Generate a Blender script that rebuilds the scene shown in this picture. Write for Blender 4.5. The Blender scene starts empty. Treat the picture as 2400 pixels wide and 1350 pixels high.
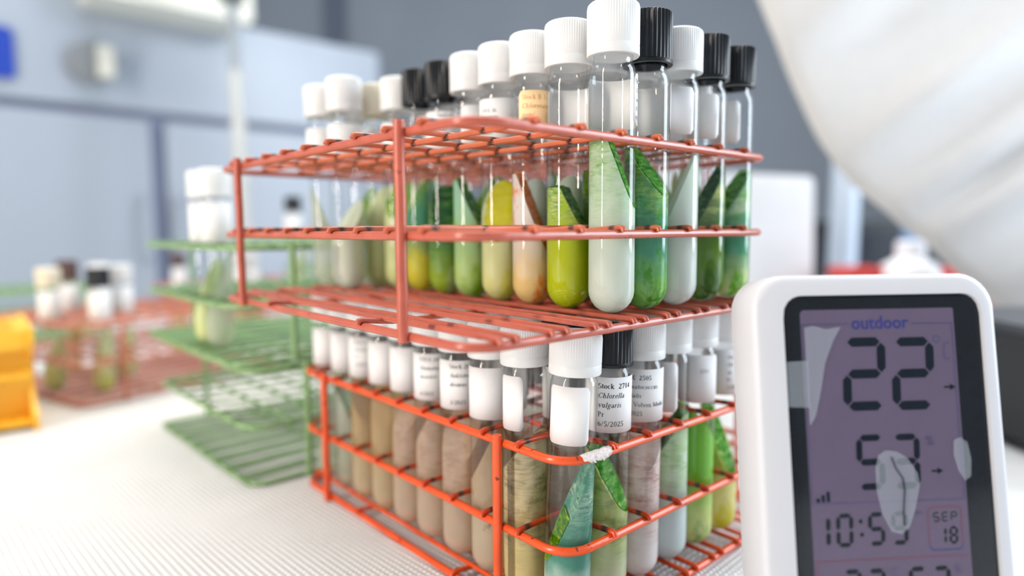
import bpy, bmesh, math, random
import numpy as np
from mathutils import Vector, Matrix
PI = math.pi
rnd = random.Random(7)
S = bpy.context.scene
COL = S.collection

# ------------------------------------------------------------------ camera
CAM_Z = 0.1687
F_PX, PITCH, ROLL = 1534.3, 0.09023, -0.00548
cp, sp = math.cos(PITCH), math.sin(PITCH)
right = Vector((1, 0, 0)); up = Vector((0, sp, cp)); fwd = Vector((0, cp, -sp))
c_, s_ = math.cos(ROLL), math.sin(ROLL)
R_, U_ = right * c_ + up * s_, up * c_ - right * s_
cam_d = bpy.data.cameras.new('camera'); cam = bpy.data.objects.new('camera', cam_d); COL.objects.link(cam)
cam.matrix_world = Matrix(((R_.x, U_.x, -fwd.x, 0), (R_.y, U_.y, -fwd.y, 0), (R_.z, U_.z, -fwd.z, CAM_Z), (0, 0, 0, 1)))
cam_d.sensor_width = 36; cam_d.lens = F_PX / 2400 * 36
cam_d.clip_start = 0.01; cam_d.clip_end = 30
cam_d.dof.use_dof = True; cam_d.dof.focus_distance = 0.272; cam_d.dof.aperture_fstop = 2.7
S.camera = cam

# ------------------------------------------------------------------ world, lights, exposure
W = bpy.data.worlds.new('world'); S.world = W; W.use_nodes = True
bgn = W.node_tree.nodes['Background']; bgn.inputs[0].default_value = (0.80, 0.89, 1.0, 1); bgn.inputs[1].default_value = 0.43

def area(name, loc, target, sx, sy, power, col):
    l = bpy.data.lights.new(name, 'AREA'); l.shape = 'RECTANGLE'; l.size = sx; l.size_y = sy; l.energy = power; l.color = col
    o = bpy.data.objects.new(name, l); COL.objects.link(o); o.location = loc
    o.rotation_euler = (Vector(target) - Vector(loc)).to_track_quat('-Z', 'Y').to_euler()
    return o
area('ceiling_light', (-0.1, 1.05, 2.1), (-0.05, 0.45, 0), 2.2, 1.4, 46, (1.0, 0.97, 0.93))
area('lamp_left', (-1.25, -0.55, 0.62), (-0.1, 0.4, 0.10), 0.10, 1.2, 21, (1.0, 0.90, 0.78))
area('window_light_right', (1.75, 0.45, 0.75), (0.05, 0.35, 0.12), 0.8, 1.5, 36, (0.80, 0.90, 1.0))

S.view_settings.view_transform = 'Standard'; S.view_settings.look = 'None'
S.view_settings.exposure = 0.40; S.view_settings.gamma = 1; S.view_settings.use_curve_mapping = False
S.cycles.transparent_max_bounces = 20
S.cycles.max_bounces = 5; S.cycles.caustics_reflective = False; S.cycles.caustics_refractive = False; S.cycles.diffuse_bounces = 3; S.cycles.glossy_bounces = 2; S.cycles.transmission_bounces = 3
S.cycles.use_adaptive_sampling = True; S.cycles.adaptive_threshold = 0.06
S.cycles.sample_clamp_indirect = 4.0

# ------------------------------------------------------------------ mesh helpers
class MB:
    def __init__(self): self.v = []; self.f = []
    def add(self, v, f):
        n = len(self.v); self.v += [tuple(x) for x in v]; self.f += [tuple(i + n for i in q) for q in f]
    def box(self, x0, x1, y0, y1, z0, z1):
        self.add([(x0,y0,z0),(x1,y0,z0),(x1,y1,z0),(x0,y1,z0),(x0,y0,z1),(x1,y0,z1),(x1,y1,z1),(x0,y1,z1)],
                 [(0,3,2,1),(4,5,6,7),(0,1,5,4),(1,2,6,5),(2,3,7,6),(3,0,4,7)])
    def tube(self, pts, r, seg=8, closed=False):
        pts = [Vector(p) for p in pts]; n = len(pts); vs = []; fs = []
        ref = Vector((0, 0, 1)); prev = None
        for i, p in enumerate(pts):
            if closed: t = (pts[(i + 1) % n] - pts[i - 1]).normalized()
            else: t = (pts[min(i + 1, n - 1)] - pts[max(i - 1, 0)]).normalized()
            if prev is None:
                rr = ref if abs(t.dot(ref)) < 0.9 else Vector((1, 0, 0))
                u = (rr - t * rr.dot(t)).normalized()
            else: u = (prev - t * prev.dot(t)).normalized()
            prev = u; w = t.cross(u)
            rad = r[i] if isinstance(r, (list, tuple)) else r
            for k in range(seg):
                a = 2 * PI * k / seg; vs.append(p + (u * math.cos(a) + w * math.sin(a)) * rad)
        m = n if closed else n - 1
        for i in range(m):
            j = (i + 1) % n
            for k in range(seg): fs.append((i*seg+k, i*seg+(k+1)%seg, j*seg+(k+1)%seg, j*seg+k))
        if not closed: fs.append(tuple(range(seg-1, -1, -1))); fs.append(tuple((n-1)*seg+k for k in range(seg)))
        self.add(vs, fs)
    def lathe(self, prof, seg=32, rib=None, cx=0, cy=0):
        # prof: (r,z[,ribdepth]); r=0 ends close to a point
        vs = []; rows = []
        for pr in prof:
            r, z = pr[0], pr[1]; d = pr[2] if len(pr) > 2 else 0
            if r < 1e-7: rows.append([len(vs)]); vs.append((cx, cy, z)); continue
            row = []
            for k in range(seg):
                a = 2 * PI * k / seg; q = r - (d if k % 2 else 0)
                row.append(len(vs)); vs.append((cx + q * math.cos(a), cy + q * math.sin(a), z))
            rows.append(row)
        fs = []
        for A, B in zip(rows, rows[1:]):
            for k in range(seg):
                k2 = (k + 1) % seg
                if len(A) == 1 and len(B) > 1: fs.append((A[0], B[k2], B[k]))
                elif len(B) == 1 and len(A) > 1: fs.append((A[k], A[k2], B[0]))
                elif len(A) > 1: fs.append((A[k], A[k2], B[k2], B[k]))
        self.add(vs, fs)
    def prism(self, poly, z0, z1):  # poly in xy, extruded along z
        n = len(poly)
        self.add([(x, y, z0) for x, y in poly] + [(x, y, z1) for x, y in poly],
                 [tuple(range(n-1, -1, -1)), tuple(range(n, 2*n))] + [(i, (i+1)%n, n+(i+1)%n, n+i) for i in range(n)])
    def mesh(self, name, smooth=None):
        me = bpy.data.meshes.new(name); me.from_pydata(self.v, [], self.f); me.update()
        if smooth is not None:
            me.polygons.foreach_set('use_smooth', [True] * len(me.polygons))
            if smooth < 180: me.set_sharp_from_angle(angle=math.radians(smooth))
        return me

def ob(name, me, mat=None, parent=None, loc=None, rot=None):
    o = bpy.data.objects.new(name, me); COL.objects.link(o)
    if mat is not None and me is not None and len(me.materials) == 0: me.materials.append(mat)
    elif mat is not None and me is not None and me.materials[0] is not mat:
        o.material_slots[0].link = 'OBJECT'; o.material_slots[0].material = mat
    if parent is not None: o.parent = parent
    if loc is not None: o.location = loc
    if rot is not None: o.rotation_euler = rot
    return o
def build(name, mb, mat, parent=None, smooth=40, loc=None, rot=None): return ob(name, mb.mesh(name, smooth), mat, parent, loc, rot)
def tag(o, label, cat, group=None, kind=None):
    o['label'] = label; o['category'] = cat
    if group: o['group'] = group
    if kind: o['kind'] = kind
    return o
def thing(name, label, cat, loc=(0,0,0), rz=0, group=None):
    o = bpy.data.objects.new(name, None); COL.objects.link(o); o.location = loc; o.rotation_euler = (0, 0, rz)
    o.empty_display_size = 0.02
    return tag(o, label, cat, group)
def rrect(x0, x1, y0, y1, r, n=6):
    P = []
    for cx, cy, a0 in ((x1-r, y1-r, 0), (x0+r, y1-r, PI/2), (x0+r, y0+r, PI), (x1-r, y0+r, 1.5*PI)):
        for k in range(n + 1):
            a = a0 + PI/2*k/n; P.append((cx + r*math.cos(a), cy + r*math.sin(a)))
    return P

# ------------------------------------------------------------------ materials
def mat(name):
    m = bpy.data.materials.new(name); m.use_nodes = True; nt = m.node_tree; nt.nodes.clear()
    out = nt.nodes.new('ShaderNodeOutputMaterial')
    def N(t, **kw):
        n = nt.nodes.new(t)
        for k, v in kw.items():
            if k in n.inputs: n.inputs[k].default_value = v
            else: setattr(n, k, v)
        return n
    L = nt.links.new
    return m, N, L, out
def c4(c): return (c[0], c[1], c[2], 1)
def noise_col(N, L, ca, cb, scale, lo=0.4, hi=0.6, coord='Object', detail=3, vscale=None):
    tc = N('ShaderNodeTexCoord'); src = tc.outputs[coord]
    if vscale:
        mp = N('ShaderNodeMapping'); mp.inputs['Scale'].default_value = vscale; L(src, mp.inputs['Vector']); src = mp.outputs[0]
    nz = N('ShaderNodeTexNoise'); nz.inputs['Scale'].default_value = scale; nz.inputs['Detail'].default_value = detail
    L(src, nz.inputs['Vector'])
    rp = N('ShaderNodeValToRGB'); rp.color_ramp.elements[0].position = lo; rp.color_ramp.elements[1].position = hi
    rp.color_ramp.elements[0].color = c4(ca); rp.color_ramp.elements[1].color = c4(cb)
    L(nz.outputs['Fac'], rp.inputs['Fac'])
    return rp.outputs['Color'], nz.outputs['Fac']
def plain(name, col, rough=0.5, var=0.06, scale=30, spec=0.5, metal=0.0, bump=0.0):
    m, N, L, out = mat(name)
    p = N('ShaderNodeBsdfPrincipled'); p.inputs['Roughness'].default_value = rough; p.inputs['Metallic'].default_value = metal
    p.inputs['Specular IOR Level'].default_value = spec
    c, f = noise_col(N, L, [x*(1-var) for x in col], [min(1, x*(1+var)) for x in col], scale, 0.3, 0.7)
    L(c, p.inputs['Base Color'])
    if bump:
        b = N('ShaderNodeBump'); b.inputs['Strength'].default_value = bump; b.inputs['Distance'].default_value = 0.001
        L(f, b.inputs['Height']); L(b.outputs[0], p.inputs['Normal'])
    L(p.outputs[0], out.inputs[0]); return m
def wire_paint(name, col, dark, chip, weld=None):
    """plastic-dipped wire: colour noise, dark scuffs, chips; weld = pitch of burnt spots along local x"""
    m, N, L, out = mat(name)
    p = N('ShaderNodeBsdfPrincipled'); p.inputs['Roughness'].default_value = 0.27
    base, _ = noise_col(N, L, [x*0.86 for x in col], [min(1, x*1.1) for x in col], 60, 0.3, 0.7)
    tc = N('ShaderNodeTexCoord')
    nz = N('ShaderNodeTexNoise'); nz.inputs['Scale'].default_value = 260; nz.inputs['Detail'].default_value = 4; L(tc.outputs['Object'], nz.inputs['Vector'])
    r1 = N('ShaderNodeValToRGB'); r1.color_ramp.elements[0].position = 0.66; r1.color_ramp.elements[1].position = 0.72; L(nz.outputs['Fac'], r1.inputs['Fac'])
    mx = N('ShaderNodeMix', data_type='RGBA'); L(r1.outputs['Color'], mx.inputs['Factor']); L(base, mx.inputs['A']); mx.inputs['B'].default_value = c4(chip)
    last = mx.outputs['Result']
    if weld:
        sx = N('ShaderNodeSeparateXYZ'); L(tc.outputs['Object'], sx.inputs[0])
        dv = N('ShaderNodeMath', operation='DIVIDE'); so_ = N('ShaderNodeMath', operation='SUBTRACT'); L(sx.outputs['X'], so_.inputs[0]); so_.inputs[1].default_value = 0.0032; L(so_.outputs[0], dv.inputs[0]); dv.inputs[1].default_value = weld
        pp = N('ShaderNodeMath', operation='PINGPONG'); L(dv.outputs[0], pp.inputs[0]); pp.inputs[1].default_value = 0.5
        n2 = N('ShaderNodeTexNoise'); n2.inputs['Scale'].default_value = 420; L(tc.outputs['Object'], n2.inputs['Vector'])
        ad = N('ShaderNodeMath', operation='MULTIPLY_ADD'); L(n2.outputs['Fac'], ad.inputs[0]); ad.inputs[1].default_value = 0.16; L(pp.outputs[0], ad.inputs[2])
        r2 = N('ShaderNodeValToRGB'); r2.color_ramp.elements[0].position = 0.10; r2.color_ramp.elements[1].position = 0.18
        r2.color_ramp.elements[0].color = (1,1,1,1); r2.color_ramp.elements[1].color = (0,0,0,1); L(ad.outputs[0], r2.inputs['Fac'])
        m2 = N('ShaderNodeMix', data_type='RGBA'); L(r2.outputs['Color'], m2.inputs['Factor']); L(last, m2.inputs['A']); m2.inputs['B'].default_value = c4(dark)
        last = m2.outputs['Result']
    L(last, p.inputs['Base Color'])
    b = N('ShaderNodeBump'); b.inputs['Strength'].default_value = 0.25; b.inputs['Distance'].default_value = 0.0003; L(nz.outputs['Fac'], b.inputs['Height']); L(b.outputs[0], p.inputs['Normal'])
    L(p.outputs[0], out.inputs[0]); return m
def glass_mat(name='clear_glass'):
    m, N, L, out = mat(name)
    lw = N('ShaderNodeLayerWeight'); lw.inputs['Blend'].default_value = 0.5
    p4 = N('ShaderNodeMath', operation='POWER'); L(lw.outputs['Facing'], p4.inputs[0]); p4.inputs[1].default_value = 3.6
    fr = N('ShaderNodeMath', operation='MULTIPLY_ADD'); L(p4.outputs[0], fr.inputs[0]); fr.inputs[1].default_value = 0.60; fr.inputs[2].default_value = 0.05
    p2 = N('ShaderNodeMath', operation='POWER'); L(lw.outputs['Facing'], p2.inputs[0]); p2.inputs[1].default_value = 3.0
    mx = N('ShaderNodeMix', data_type='RGBA'); L(p2.outputs[0], mx.inputs['Factor']); mx.inputs['A'].default_value = (0.985, 0.99, 0.99, 1); mx.inputs['B'].default_value = (0.84, 0.88, 0.88, 1)
    tr = N('ShaderNodeBsdfTransparent'); L(mx.outputs['Result'], tr.inputs[0])
    gl = N('ShaderNodeBsdfGlossy'); gl.inputs['Roughness'].default_value = 0.03
    ms = N('ShaderNodeMixShader'); L(fr.outputs[0], ms.inputs[0]); L(tr.outputs[0], ms.inputs[1]); L(gl.outputs[0], ms.inputs[2])
    L(ms.outputs[0], out.inputs[0]); return m
def agar_mat(name, bottom, top, z0=0.01, z1=0.06, solid=0.8, blotch=None, growth=None, sc=260):
    """cloudy gel: two colours of medium, partly see-through"""
    m, N, L, out = mat(name)
    tc = N('ShaderNodeTexCoord'); sx = N('ShaderNodeSeparateXYZ'); L(tc.outputs['Object'], sx.inputs[0])
    nz = N('ShaderNodeTexNoise'); nz.inputs['Scale'].default_value = 130; nz.inputs['Detail'].default_value = 3; L(tc.outputs['Object'], nz.inputs['Vector'])
    ad = N('ShaderNodeMath', operation='MULTIPLY_ADD'); L(nz.outputs['Fac'], ad.inputs[0]); ad.inputs[1].default_value = 0.02; L(sx.outputs['Z'], ad.inputs[2])
    mr = N('ShaderNodeMapRange'); L(ad.outputs[0], mr.inputs['Value']); mr.inputs['From Min'].default_value = z0 + 0.01; mr.inputs['From Max'].default_value = z1 + 0.01
    mx = N('ShaderNodeMix', data_type='RGBA'); L(mr.outputs[0], mx.inputs['Factor']); mx.inputs['A'].default_value = c4(bottom); mx.inputs['B'].default_value = c4(top)
    col = mx.outputs['Result']
    if blotch:
        bcol, sc, lo, hi = blotch
        mp = N('ShaderNodeMapping'); mp.inputs['Scale'].default_value = (1, 1, 0.55); L(tc.outputs['Object'], mp.inputs[0])
        n2 = N('ShaderNodeTexNoise'); n2.inputs['Scale'].default_value = sc; n2.inputs['Detail'].default_value = 6; n2.inputs['Roughness'].default_value = 0.65; L(mp.outputs[0], n2.inputs['Vector'])
        r = N('ShaderNodeValToRGB'); r.color_ramp.elements[0].position = lo; r.color_ramp.elements[1].position = hi; L(n2.outputs['Fac'], r.inputs['Fac'])
        m2 = N('ShaderNodeMix', data_type='RGBA'); L(r.outputs['Color'], m2.inputs['Factor']); L(col, m2.inputs['A']); m2.inputs['B'].default_value = c4(bcol)
        col = m2.outputs['Result']
    if growth:      # streaked strokes of algae along the gel, thicker towards the slant
        gd, gl_, ga, gb, amt = growth
        mp2 = N('ShaderNodeMapping'); mp2.inputs['Scale'].default_value = (0.55, 0.55, 2.6); mp2.inputs['Rotation'].default_value = (0.12, 0.30, 0); L(tc.outputs['Object'], mp2.inputs[0])
        n3 = N('ShaderNodeTexNoise'); n3.inputs['Scale'].default_value = sc; n3.inputs['Detail'].default_value = 7; n3.inputs['Roughness'].default_value = 0.7; n3.inputs['Distortion'].default_value = 0.6; L(mp2.outputs[0], n3.inputs['Vector'])
        rg = N('ShaderNodeValToRGB'); e = rg.color_ramp.elements; e[0].position = 0.36; e[0].color = c4(gd); e[1].position = 0.60; e[1].color = c4(gl_); x_ = e.new(0.48); x_.color = c4([(p + q) / 2 for p, q in zip(gd, gl_)])
        L(n3.outputs['Fac'], rg.inputs['Fac'])
        mg = N('ShaderNodeMapRange'); L(ad.outputs[0], mg.inputs['Value']); mg.inputs['From Min'].default_value = ga + 0.01; mg.inputs['From Max'].default_value = gb + 0.01; mg.inputs['To Max'].default_value = amt
        n4 = N('ShaderNodeTexNoise'); n4.inputs['Scale'].default_value = 110; n4.inputs['Detail'].default_value = 5; L(tc.outputs['Object'], n4.inputs['Vector'])
        r4 = N('ShaderNodeValToRGB'); r4.color_ramp.elements[0].position = 0.36; r4.color_ramp.elements[1].position = 0.60; L(n4.outputs['Fac'], r4.inputs['Fac'])
        mu = N('ShaderNodeMath', operation='MULTIPLY'); L(mg.outputs[0], mu.inputs[0]); L(r4.outputs['Color'], mu.inputs[1])
        m3 = N('ShaderNodeMix', data_type='RGBA'); L(mu.outputs[0], m3.inputs['Factor']); L(col, m3.inputs['A']); L(rg.outputs['Color'], m3.inputs['B'])
        col = m3.outputs['Result']
    df = N('ShaderNodeBsdfDiffuse'); L(col, df.inputs[0])
    tl = N('ShaderNodeBsdfTranslucent'); L(col, tl.inputs[0])
    a = N('ShaderNodeMixShader'); a.inputs[0].default_value = 0.28; L(df.outputs[0], a.inputs[1]); L(tl.outputs[0], a.inputs[2])
    if solid > 0.7: L(a.outputs[0], out.inputs[0]); return m      # cloudy gel
    gmm = N('ShaderNodeGamma'); L(col, gmm.inputs[0]); gmm.inputs[1].default_value = 0.45
    tr = N('ShaderNodeBsdfTransparent'); L(gmm.outputs[0], tr.inputs[0])
    s = N('ShaderNodeMixShader'); s.inputs[0].default_value = min(0.92, solid * 1.0); L(tr.outputs[0], s.inputs[1]); L(a.outputs[0], s.inputs[2])
    L(s.outputs[0], out.inputs[0]); return m
def film_mat(name, ca, cb, streak, cover=0.9, sc=90):
    """algal growth: streaked strokes laid across the slant"""
    m, N, L, out = mat(name)
    tc = N('ShaderNodeTexCoord')
    mp = N('ShaderNodeMapping'); mp.inputs['Scale'].default_value = (0.35, 0.35, 1.6); mp.inputs['Rotation'].default_value = (0.2, 0.25, 0); L(tc.outputs['Object'], mp.inputs[0])
    nz = N('ShaderNodeTexNoise'); nz.inputs['Scale'].default_value = sc * 3; nz.inputs['Detail'].default_value = 5; nz.inputs['Roughness'].default_value = 0.6; L(mp.outputs[0], nz.inputs['Vector'])
    r = N('ShaderNodeValToRGB'); e = r.color_ramp.elements; e[0].position = 0.38; e[0].color = c4(ca); e[1].position = 0.58; e[1].color = c4(cb)
    x = e.new(0.68); x.color = c4(streak); L(nz.outputs['Fac'], r.inputs['Fac'])
    df = N('ShaderNodeBsdfDiffuse'); L(r.outputs['Color'], df.inputs[0]); tl = N('ShaderNodeBsdfTranslucent'); L(r.outputs['Color'], tl.inputs[0])
    a = N('ShaderNodeMixShader'); a.inputs[0].default_value = 0.45; L(df.outputs[0], a.inputs[1]); L(tl.outputs[0], a.inputs[2])
    if cover >= 0.9: L(a.outputs[0], out.inputs[0]); return m
    n2 = N('ShaderNodeTexNoise'); n2.inputs['Scale'].default_value = sc * 1.2; n2.inputs['Detail'].default_value = 5; L(tc.outputs['Object'], n2.inputs['Vector'])
    r2 = N('ShaderNodeValToRGB'); r2.color_ramp.elements[0].position = max(0.0, 0.62 - cover * 0.5); r2.color_ramp.elements[1].position = max(0.05, 0.72 - cover * 0.5)
    L(n2.outputs['Fac'], r2.inputs['Fac'])
    tr = N('ShaderNodeBsdfTransparent')
    s = N('ShaderNodeMixShader'); L(r2.outputs['Color'], s.inputs[0]); L(tr.outputs[0], s.inputs[1]); L(a.outputs[0], s.inputs[2])
    L(s.outputs[0], out.inputs[0]); return m
def plastic_translucent(name, col, t=0.25, rough=0.4):
    m, N, L, out = mat(name)
    p = N('ShaderNodeBsdfPrincipled'); p.inputs['Roughness'].default_value = rough
    c, _ = noise_col(N, L, [x*0.97 for x in col], col, 80, 0.3, 0.7); L(c, p.inputs['Base Color'])
    tl = N('ShaderNodeBsdfTranslucent'); L(c, tl.inputs[0])
    s = N('ShaderNodeMixShader'); s.inputs[0].default_value = t; L(p.outputs[0], s.inputs[1]); L(tl.outputs[0], s.inputs[2])
    L(s.outputs[0], out.inputs[0]); return m

def srgb(r, g, b):
    f = lambda c: (c/255/12.92) if c/255 <= 0.04045 else ((c/255+0.055)/1.055)**2.4
    return (f(r), f(g), f(b))
GLASS = glass_mat()
ORANGE = wire_paint('orange_dipped_wire', srgb(180, 88, 68), (0.035, 0.015, 0.01), srgb(150, 70, 52))
ORANGE_W = wire_paint('orange_wire_welded', srgb(194, 100, 68), (0.075, 0.030, 0.020), srgb(190, 96, 62), weld=0.02349)
ORANGE2 = wire_paint('bright_orange_dipped_wire', srgb(226, 82, 30), (0.035, 0.015, 0.01), srgb(120, 40, 22))
ORANGE2_W = wire_paint('bright_orange_wire_welded', srgb(205, 70, 34), (0.075, 0.030, 0.020), srgb(120, 40, 22), weld=0.02349)
GREEN = wire_paint('green_dipped_wire', srgb(132, 166, 112), (0.02, 0.03, 0.02), srgb(60, 90, 60))
GREEN_W = wire_paint('green_wire_welded', srgb(122, 156, 104), (0.02, 0.03, 0.02), srgb(60, 90, 60), weld=0.02349)
RUST = wire_paint('brown_orange_wire', srgb(196, 118, 90), (0.03, 0.015, 0.01), srgb(140, 70, 50))
WHITE_CAP = plastic_translucent('white_cap_plastic', (0.86, 0.86, 0.85))
CREAM_CAP = plastic_translucent('cream_cap_plastic', (0.85, 0.80, 0.66))
BLACK_CAP = plain('black_cap_plastic', (0.007, 0.008, 0.010), 0.36, 0.3, 200, spec=0.3)
BROWN_CAP = plain('brown_cap_plastic', (0.075, 0.028, 0.018), 0.45, 0.3, 200)
PAPER = plain('white_label_paper', (0.76, 0.75, 0.74), 0.75, 0.015, 200)
PAPER_O = plain('orange_label_paper', (0.93, 0.66, 0.36), 0.75, 0.04, 200)
INK = plain('black_label_ink', (0.02, 0.02, 0.025), 0.7, 0.2, 300)
INK_B = plain('blue_black_label_ink', (0.03, 0.04, 0.11), 0.7, 0.2, 300)
INK_O = plain('orange_label_ink', (0.70, 0.36, 0.12), 0.7, 0.2, 300)
TAPE = plain('torn_white_tape', (0.80, 0.70, 0.66), 0.8, 0.16, 700, bump=0.6)

# ------------------------------------------------------------------ setting
def mat_liner():
    m, N, L, out = mat('white_embossed_liner')
    p = N('ShaderNodeBsdfPrincipled'); p.inputs['Roughness'].default_value = 0.32
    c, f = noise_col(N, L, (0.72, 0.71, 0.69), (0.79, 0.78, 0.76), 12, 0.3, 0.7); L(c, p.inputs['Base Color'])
    L(p.outputs[0], out.inputs[0]); return m
LINER = mat_liner()
LINER_B = plain('liner_weave_base', (0.60, 0.62, 0.63), 0.6, 0.03, 100)  # greyer than the pips: shadow in the weave's gaps put into its colour
mb = MB(); mb.box(-4.5, 4.5, -2.2, 3.6, -0.95, -0.9)
tag(build('floor', mb, plain('grey_vinyl_floor', (0.35, 0.36, 0.37), 0.5, 0.05, 8), smooth=None), 'grey floor below the bench', 'floor', kind='structure')
mb = MB(); mb.box(-4.5, 4.5, 3.2, 3.3, -0.9, 2.6)
wall = build('wall_back', mb, plain('slate_grey_wall_paint', srgb(140, 148, 158), 0.8, 0.03, 3), smooth=None); wall['kind'] = 'structure'
mb = MB(); mb.box(-0.87, -0.78, 3.17, 3.2, -0.9, 2.6)
o = build('trim_1', mb, plain('dark_slate_pilaster', srgb(95, 104, 118), 0.8, 0.03, 3), smooth=None); o['kind'] = 'structure'

bench = thing('lab_bench', 'long white lab bench under the liner and racks', 'bench', (0, 0, -0.004))
mb = MB(); mb.prism([(-1.5, -0.62), (2.0, -0.62), (2.0, 1.9), (-0.35, 1.87), (-1.5, 0.85)], -0.035, 0)
o = build('bench_top', mb, plain('white_laminate', (0.7, 0.71, 0.71), 0.4, 0.02, 20), bench, smooth=None)
b = o.modifiers.new('b', 'BEVEL'); b.width = 0.004; b.segments = 3; b.limit_method = 'ANGLE'
for x in (-1.4, 1.9):
    for y in ((-0.55, 0.7) if x < 0 else (-0.55, 1.8)):
        mb = MB(); mb.box(x - 0.03, x + 0.03, y - 0.03, y + 0.03, -0.896, -0.035); build('leg', mb, plain('bench_leg_steel', (0.5, 0.5, 0.52), 0.4) if x < -1 and y < 0 else bpy.data.materials['bench_leg_steel'], bench, smooth=None)

liner = thing('shelf_liner', 'white bumpy liner mat covering the bench under all the racks', 'liner mat', (0, 0, -0.004))
mb = MB(); mb.prism([(-1.05, 0.08), (0.375, 0.08), (0.375, 1.3), (-0.95, 1.3), (-1.05, 1.22)], 0, 0.0026); build('sheet', mb, LINER_B, liner, smooth=None)
# raised pips of the weave, too small and many to count
px, py = 0.0046, 0.0023
YAW = 0.727
tx = []
ca, sa = math.cos(YAW - PI/4 + 0.06), math.sin(YAW - PI/4 + 0.06)
for j in range(-200, 420):
    for i in range(-230, 160):
        x0 = (i + 0.5 * (j % 2)) * px; y0 = j * py
        x = x0 * ca - y0 * sa; y = 0.3 + x0 * sa + y0 * ca
        if not (0.10 < y < 0.80): continue
        X = 1200 + F_PX * x / y; Yp = 536 + F_PX * CAM_Z / y
        if -120 < X < 2250 and x < 0.37 and Yp < 1480 and (y < 0.62 or x > -0.55): tx.append((x, y))
tx = np.array(tx); NB = len(tx)
ring = [(math.cos(a), math.sin(a)) for a in np.arange(6) * PI / 3]
dome = np.array([(u * 0.00185, v * 0.00125, 0.0022) for u, v in ring] + [(u * 0.00135, v * 0.0009, 0.0036) for u, v in ring] + [(0, 0, 0.0040)])
fq = [(i, (i+1) % 6, 6 + (i+1) % 6, 6 + i) for i in range(6)]; ft = [(6 + i, 6 + (i+1) % 6, 12) for i in range(6)]
V = (dome[None] @ np.array([[ca, sa, 0], [-sa, ca, 0], [0, 0, 1]]) + np.concatenate([tx, np.zeros((NB, 1))], 1)[:, None]).reshape(-1, 3)
me = bpy.data.meshes.new('weave_pips')
loops1 = np.concatenate([np.array(fq).ravel(), np.array(ft).ravel()])
LI = (loops1[None] + (np.arange(NB) * 13)[:, None]).ravel()
tot1 = np.array([4] * 6 + [3] * 6); st1 = np.concatenate([[0], np.cumsum(tot1)[:-1]])
me.vertices.add(len(V)); me.vertices.foreach_set('co', V.ravel().astype(np.float32))
me.loops.add(len(LI)); me.loops.foreach_set('vertex_index', LI.astype(np.int32))
me.polygons.add(NB * 12); me.polygons.foreach_set('loop_start', (st1[None] + (np.arange(NB) * len(loops1))[:, None]).ravel().astype(np.int32))
me.polygons.foreach_set('use_smooth', np.ones(NB * 12, bool)); me.update(calc_edges=True); me.validate()
o = ob('weave_pips', me, LINER, liner); o['kind'] = 'stuff'

# ------------------------------------------------------------------ wire racks
H, PIT, END, MID = 0.075, 0.02349, 0.0267, 0.499
RL, RW = 2 * END + 8 * PIT, 2 * END + 6 * PIT        # long side (10 cells), short side (8 cells)
BR, WR, PR = 0.0018, 0.00125, 0.0021
def cell(k): return END / 2 if k == 0 else (END + (k - 0.5) * PIT)
def cell_a(k): return RL - END / 2 if k == 9 else cell(k)
def cell_b(k): return RW - END / 2 if k == 7 else cell(k)
def hooked(length, dip, seed):
    r = random.Random(seed); z = BR + 0.0009; n = 14; pts = [(-0.0026, 0, z - 0.0016), (-0.0020, 0, z - 0.0002), (-0.0006, 0, z)]
    for k in range(1, n):
        x = length * k / n; pts.append((x, r.uniform(-1, 1) * 0.00022, z - dip + r.uniform(-1, 1) * 0.00018))
    pts += [(length + 0.0006, 0, z), (length + 0.0020, 0, z - 0.0002), (length + 0.0026, 0, z - 0.0016)]
    m = MB(); m.tube(pts, WR, 7); return m
_rm = {}
def rack_meshes():
    if _rm: return _rm
    ringpts = [(x, y, 0) for x, y in rrect(0, RW, 0, RL, 0.013, 7)]
    full = []
    for A, B in zip(ringpts, ringpts[1:] + ringpts[:1]):
        full.append(A); d = (Vector(B) - Vector(A)).length
        if d > 0.02:
            n = 12
            for k in range(1, n): full.append(tuple(Vector(A).lerp(Vector(B), k / n)))
    m = MB(); m.tube(full, BR, 10, closed=True); _rm['frame'] = m.mesh('rack_frame', 180)
    for v in range(3):
        _rm['wb', v] = hooked(RW, 0.0, 10 + v).mesh('short_wire', 60)
        _rm['wa', v] = hooked(RL, 0.0013, 20 + v).mesh('long_wire', 60)
        _rm['wf', v] = hooked(RL, 0.0, 30 + v).mesh('floor_wire', 60)
    _rm['wc'] = hooked(RW, 0.0019, 40).mesh('cross_wire', 60)
    m = MB(); n = 9
    m.tube([(random.Random(k).uniform(-1, 1) * 0.00015, 0, -BR + (H + BR + 0.004) * k / n) for k in range(n + 1)], PR, 10); _rm['post'] = m.mesh('rack_post', 50)
    return _rm
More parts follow.
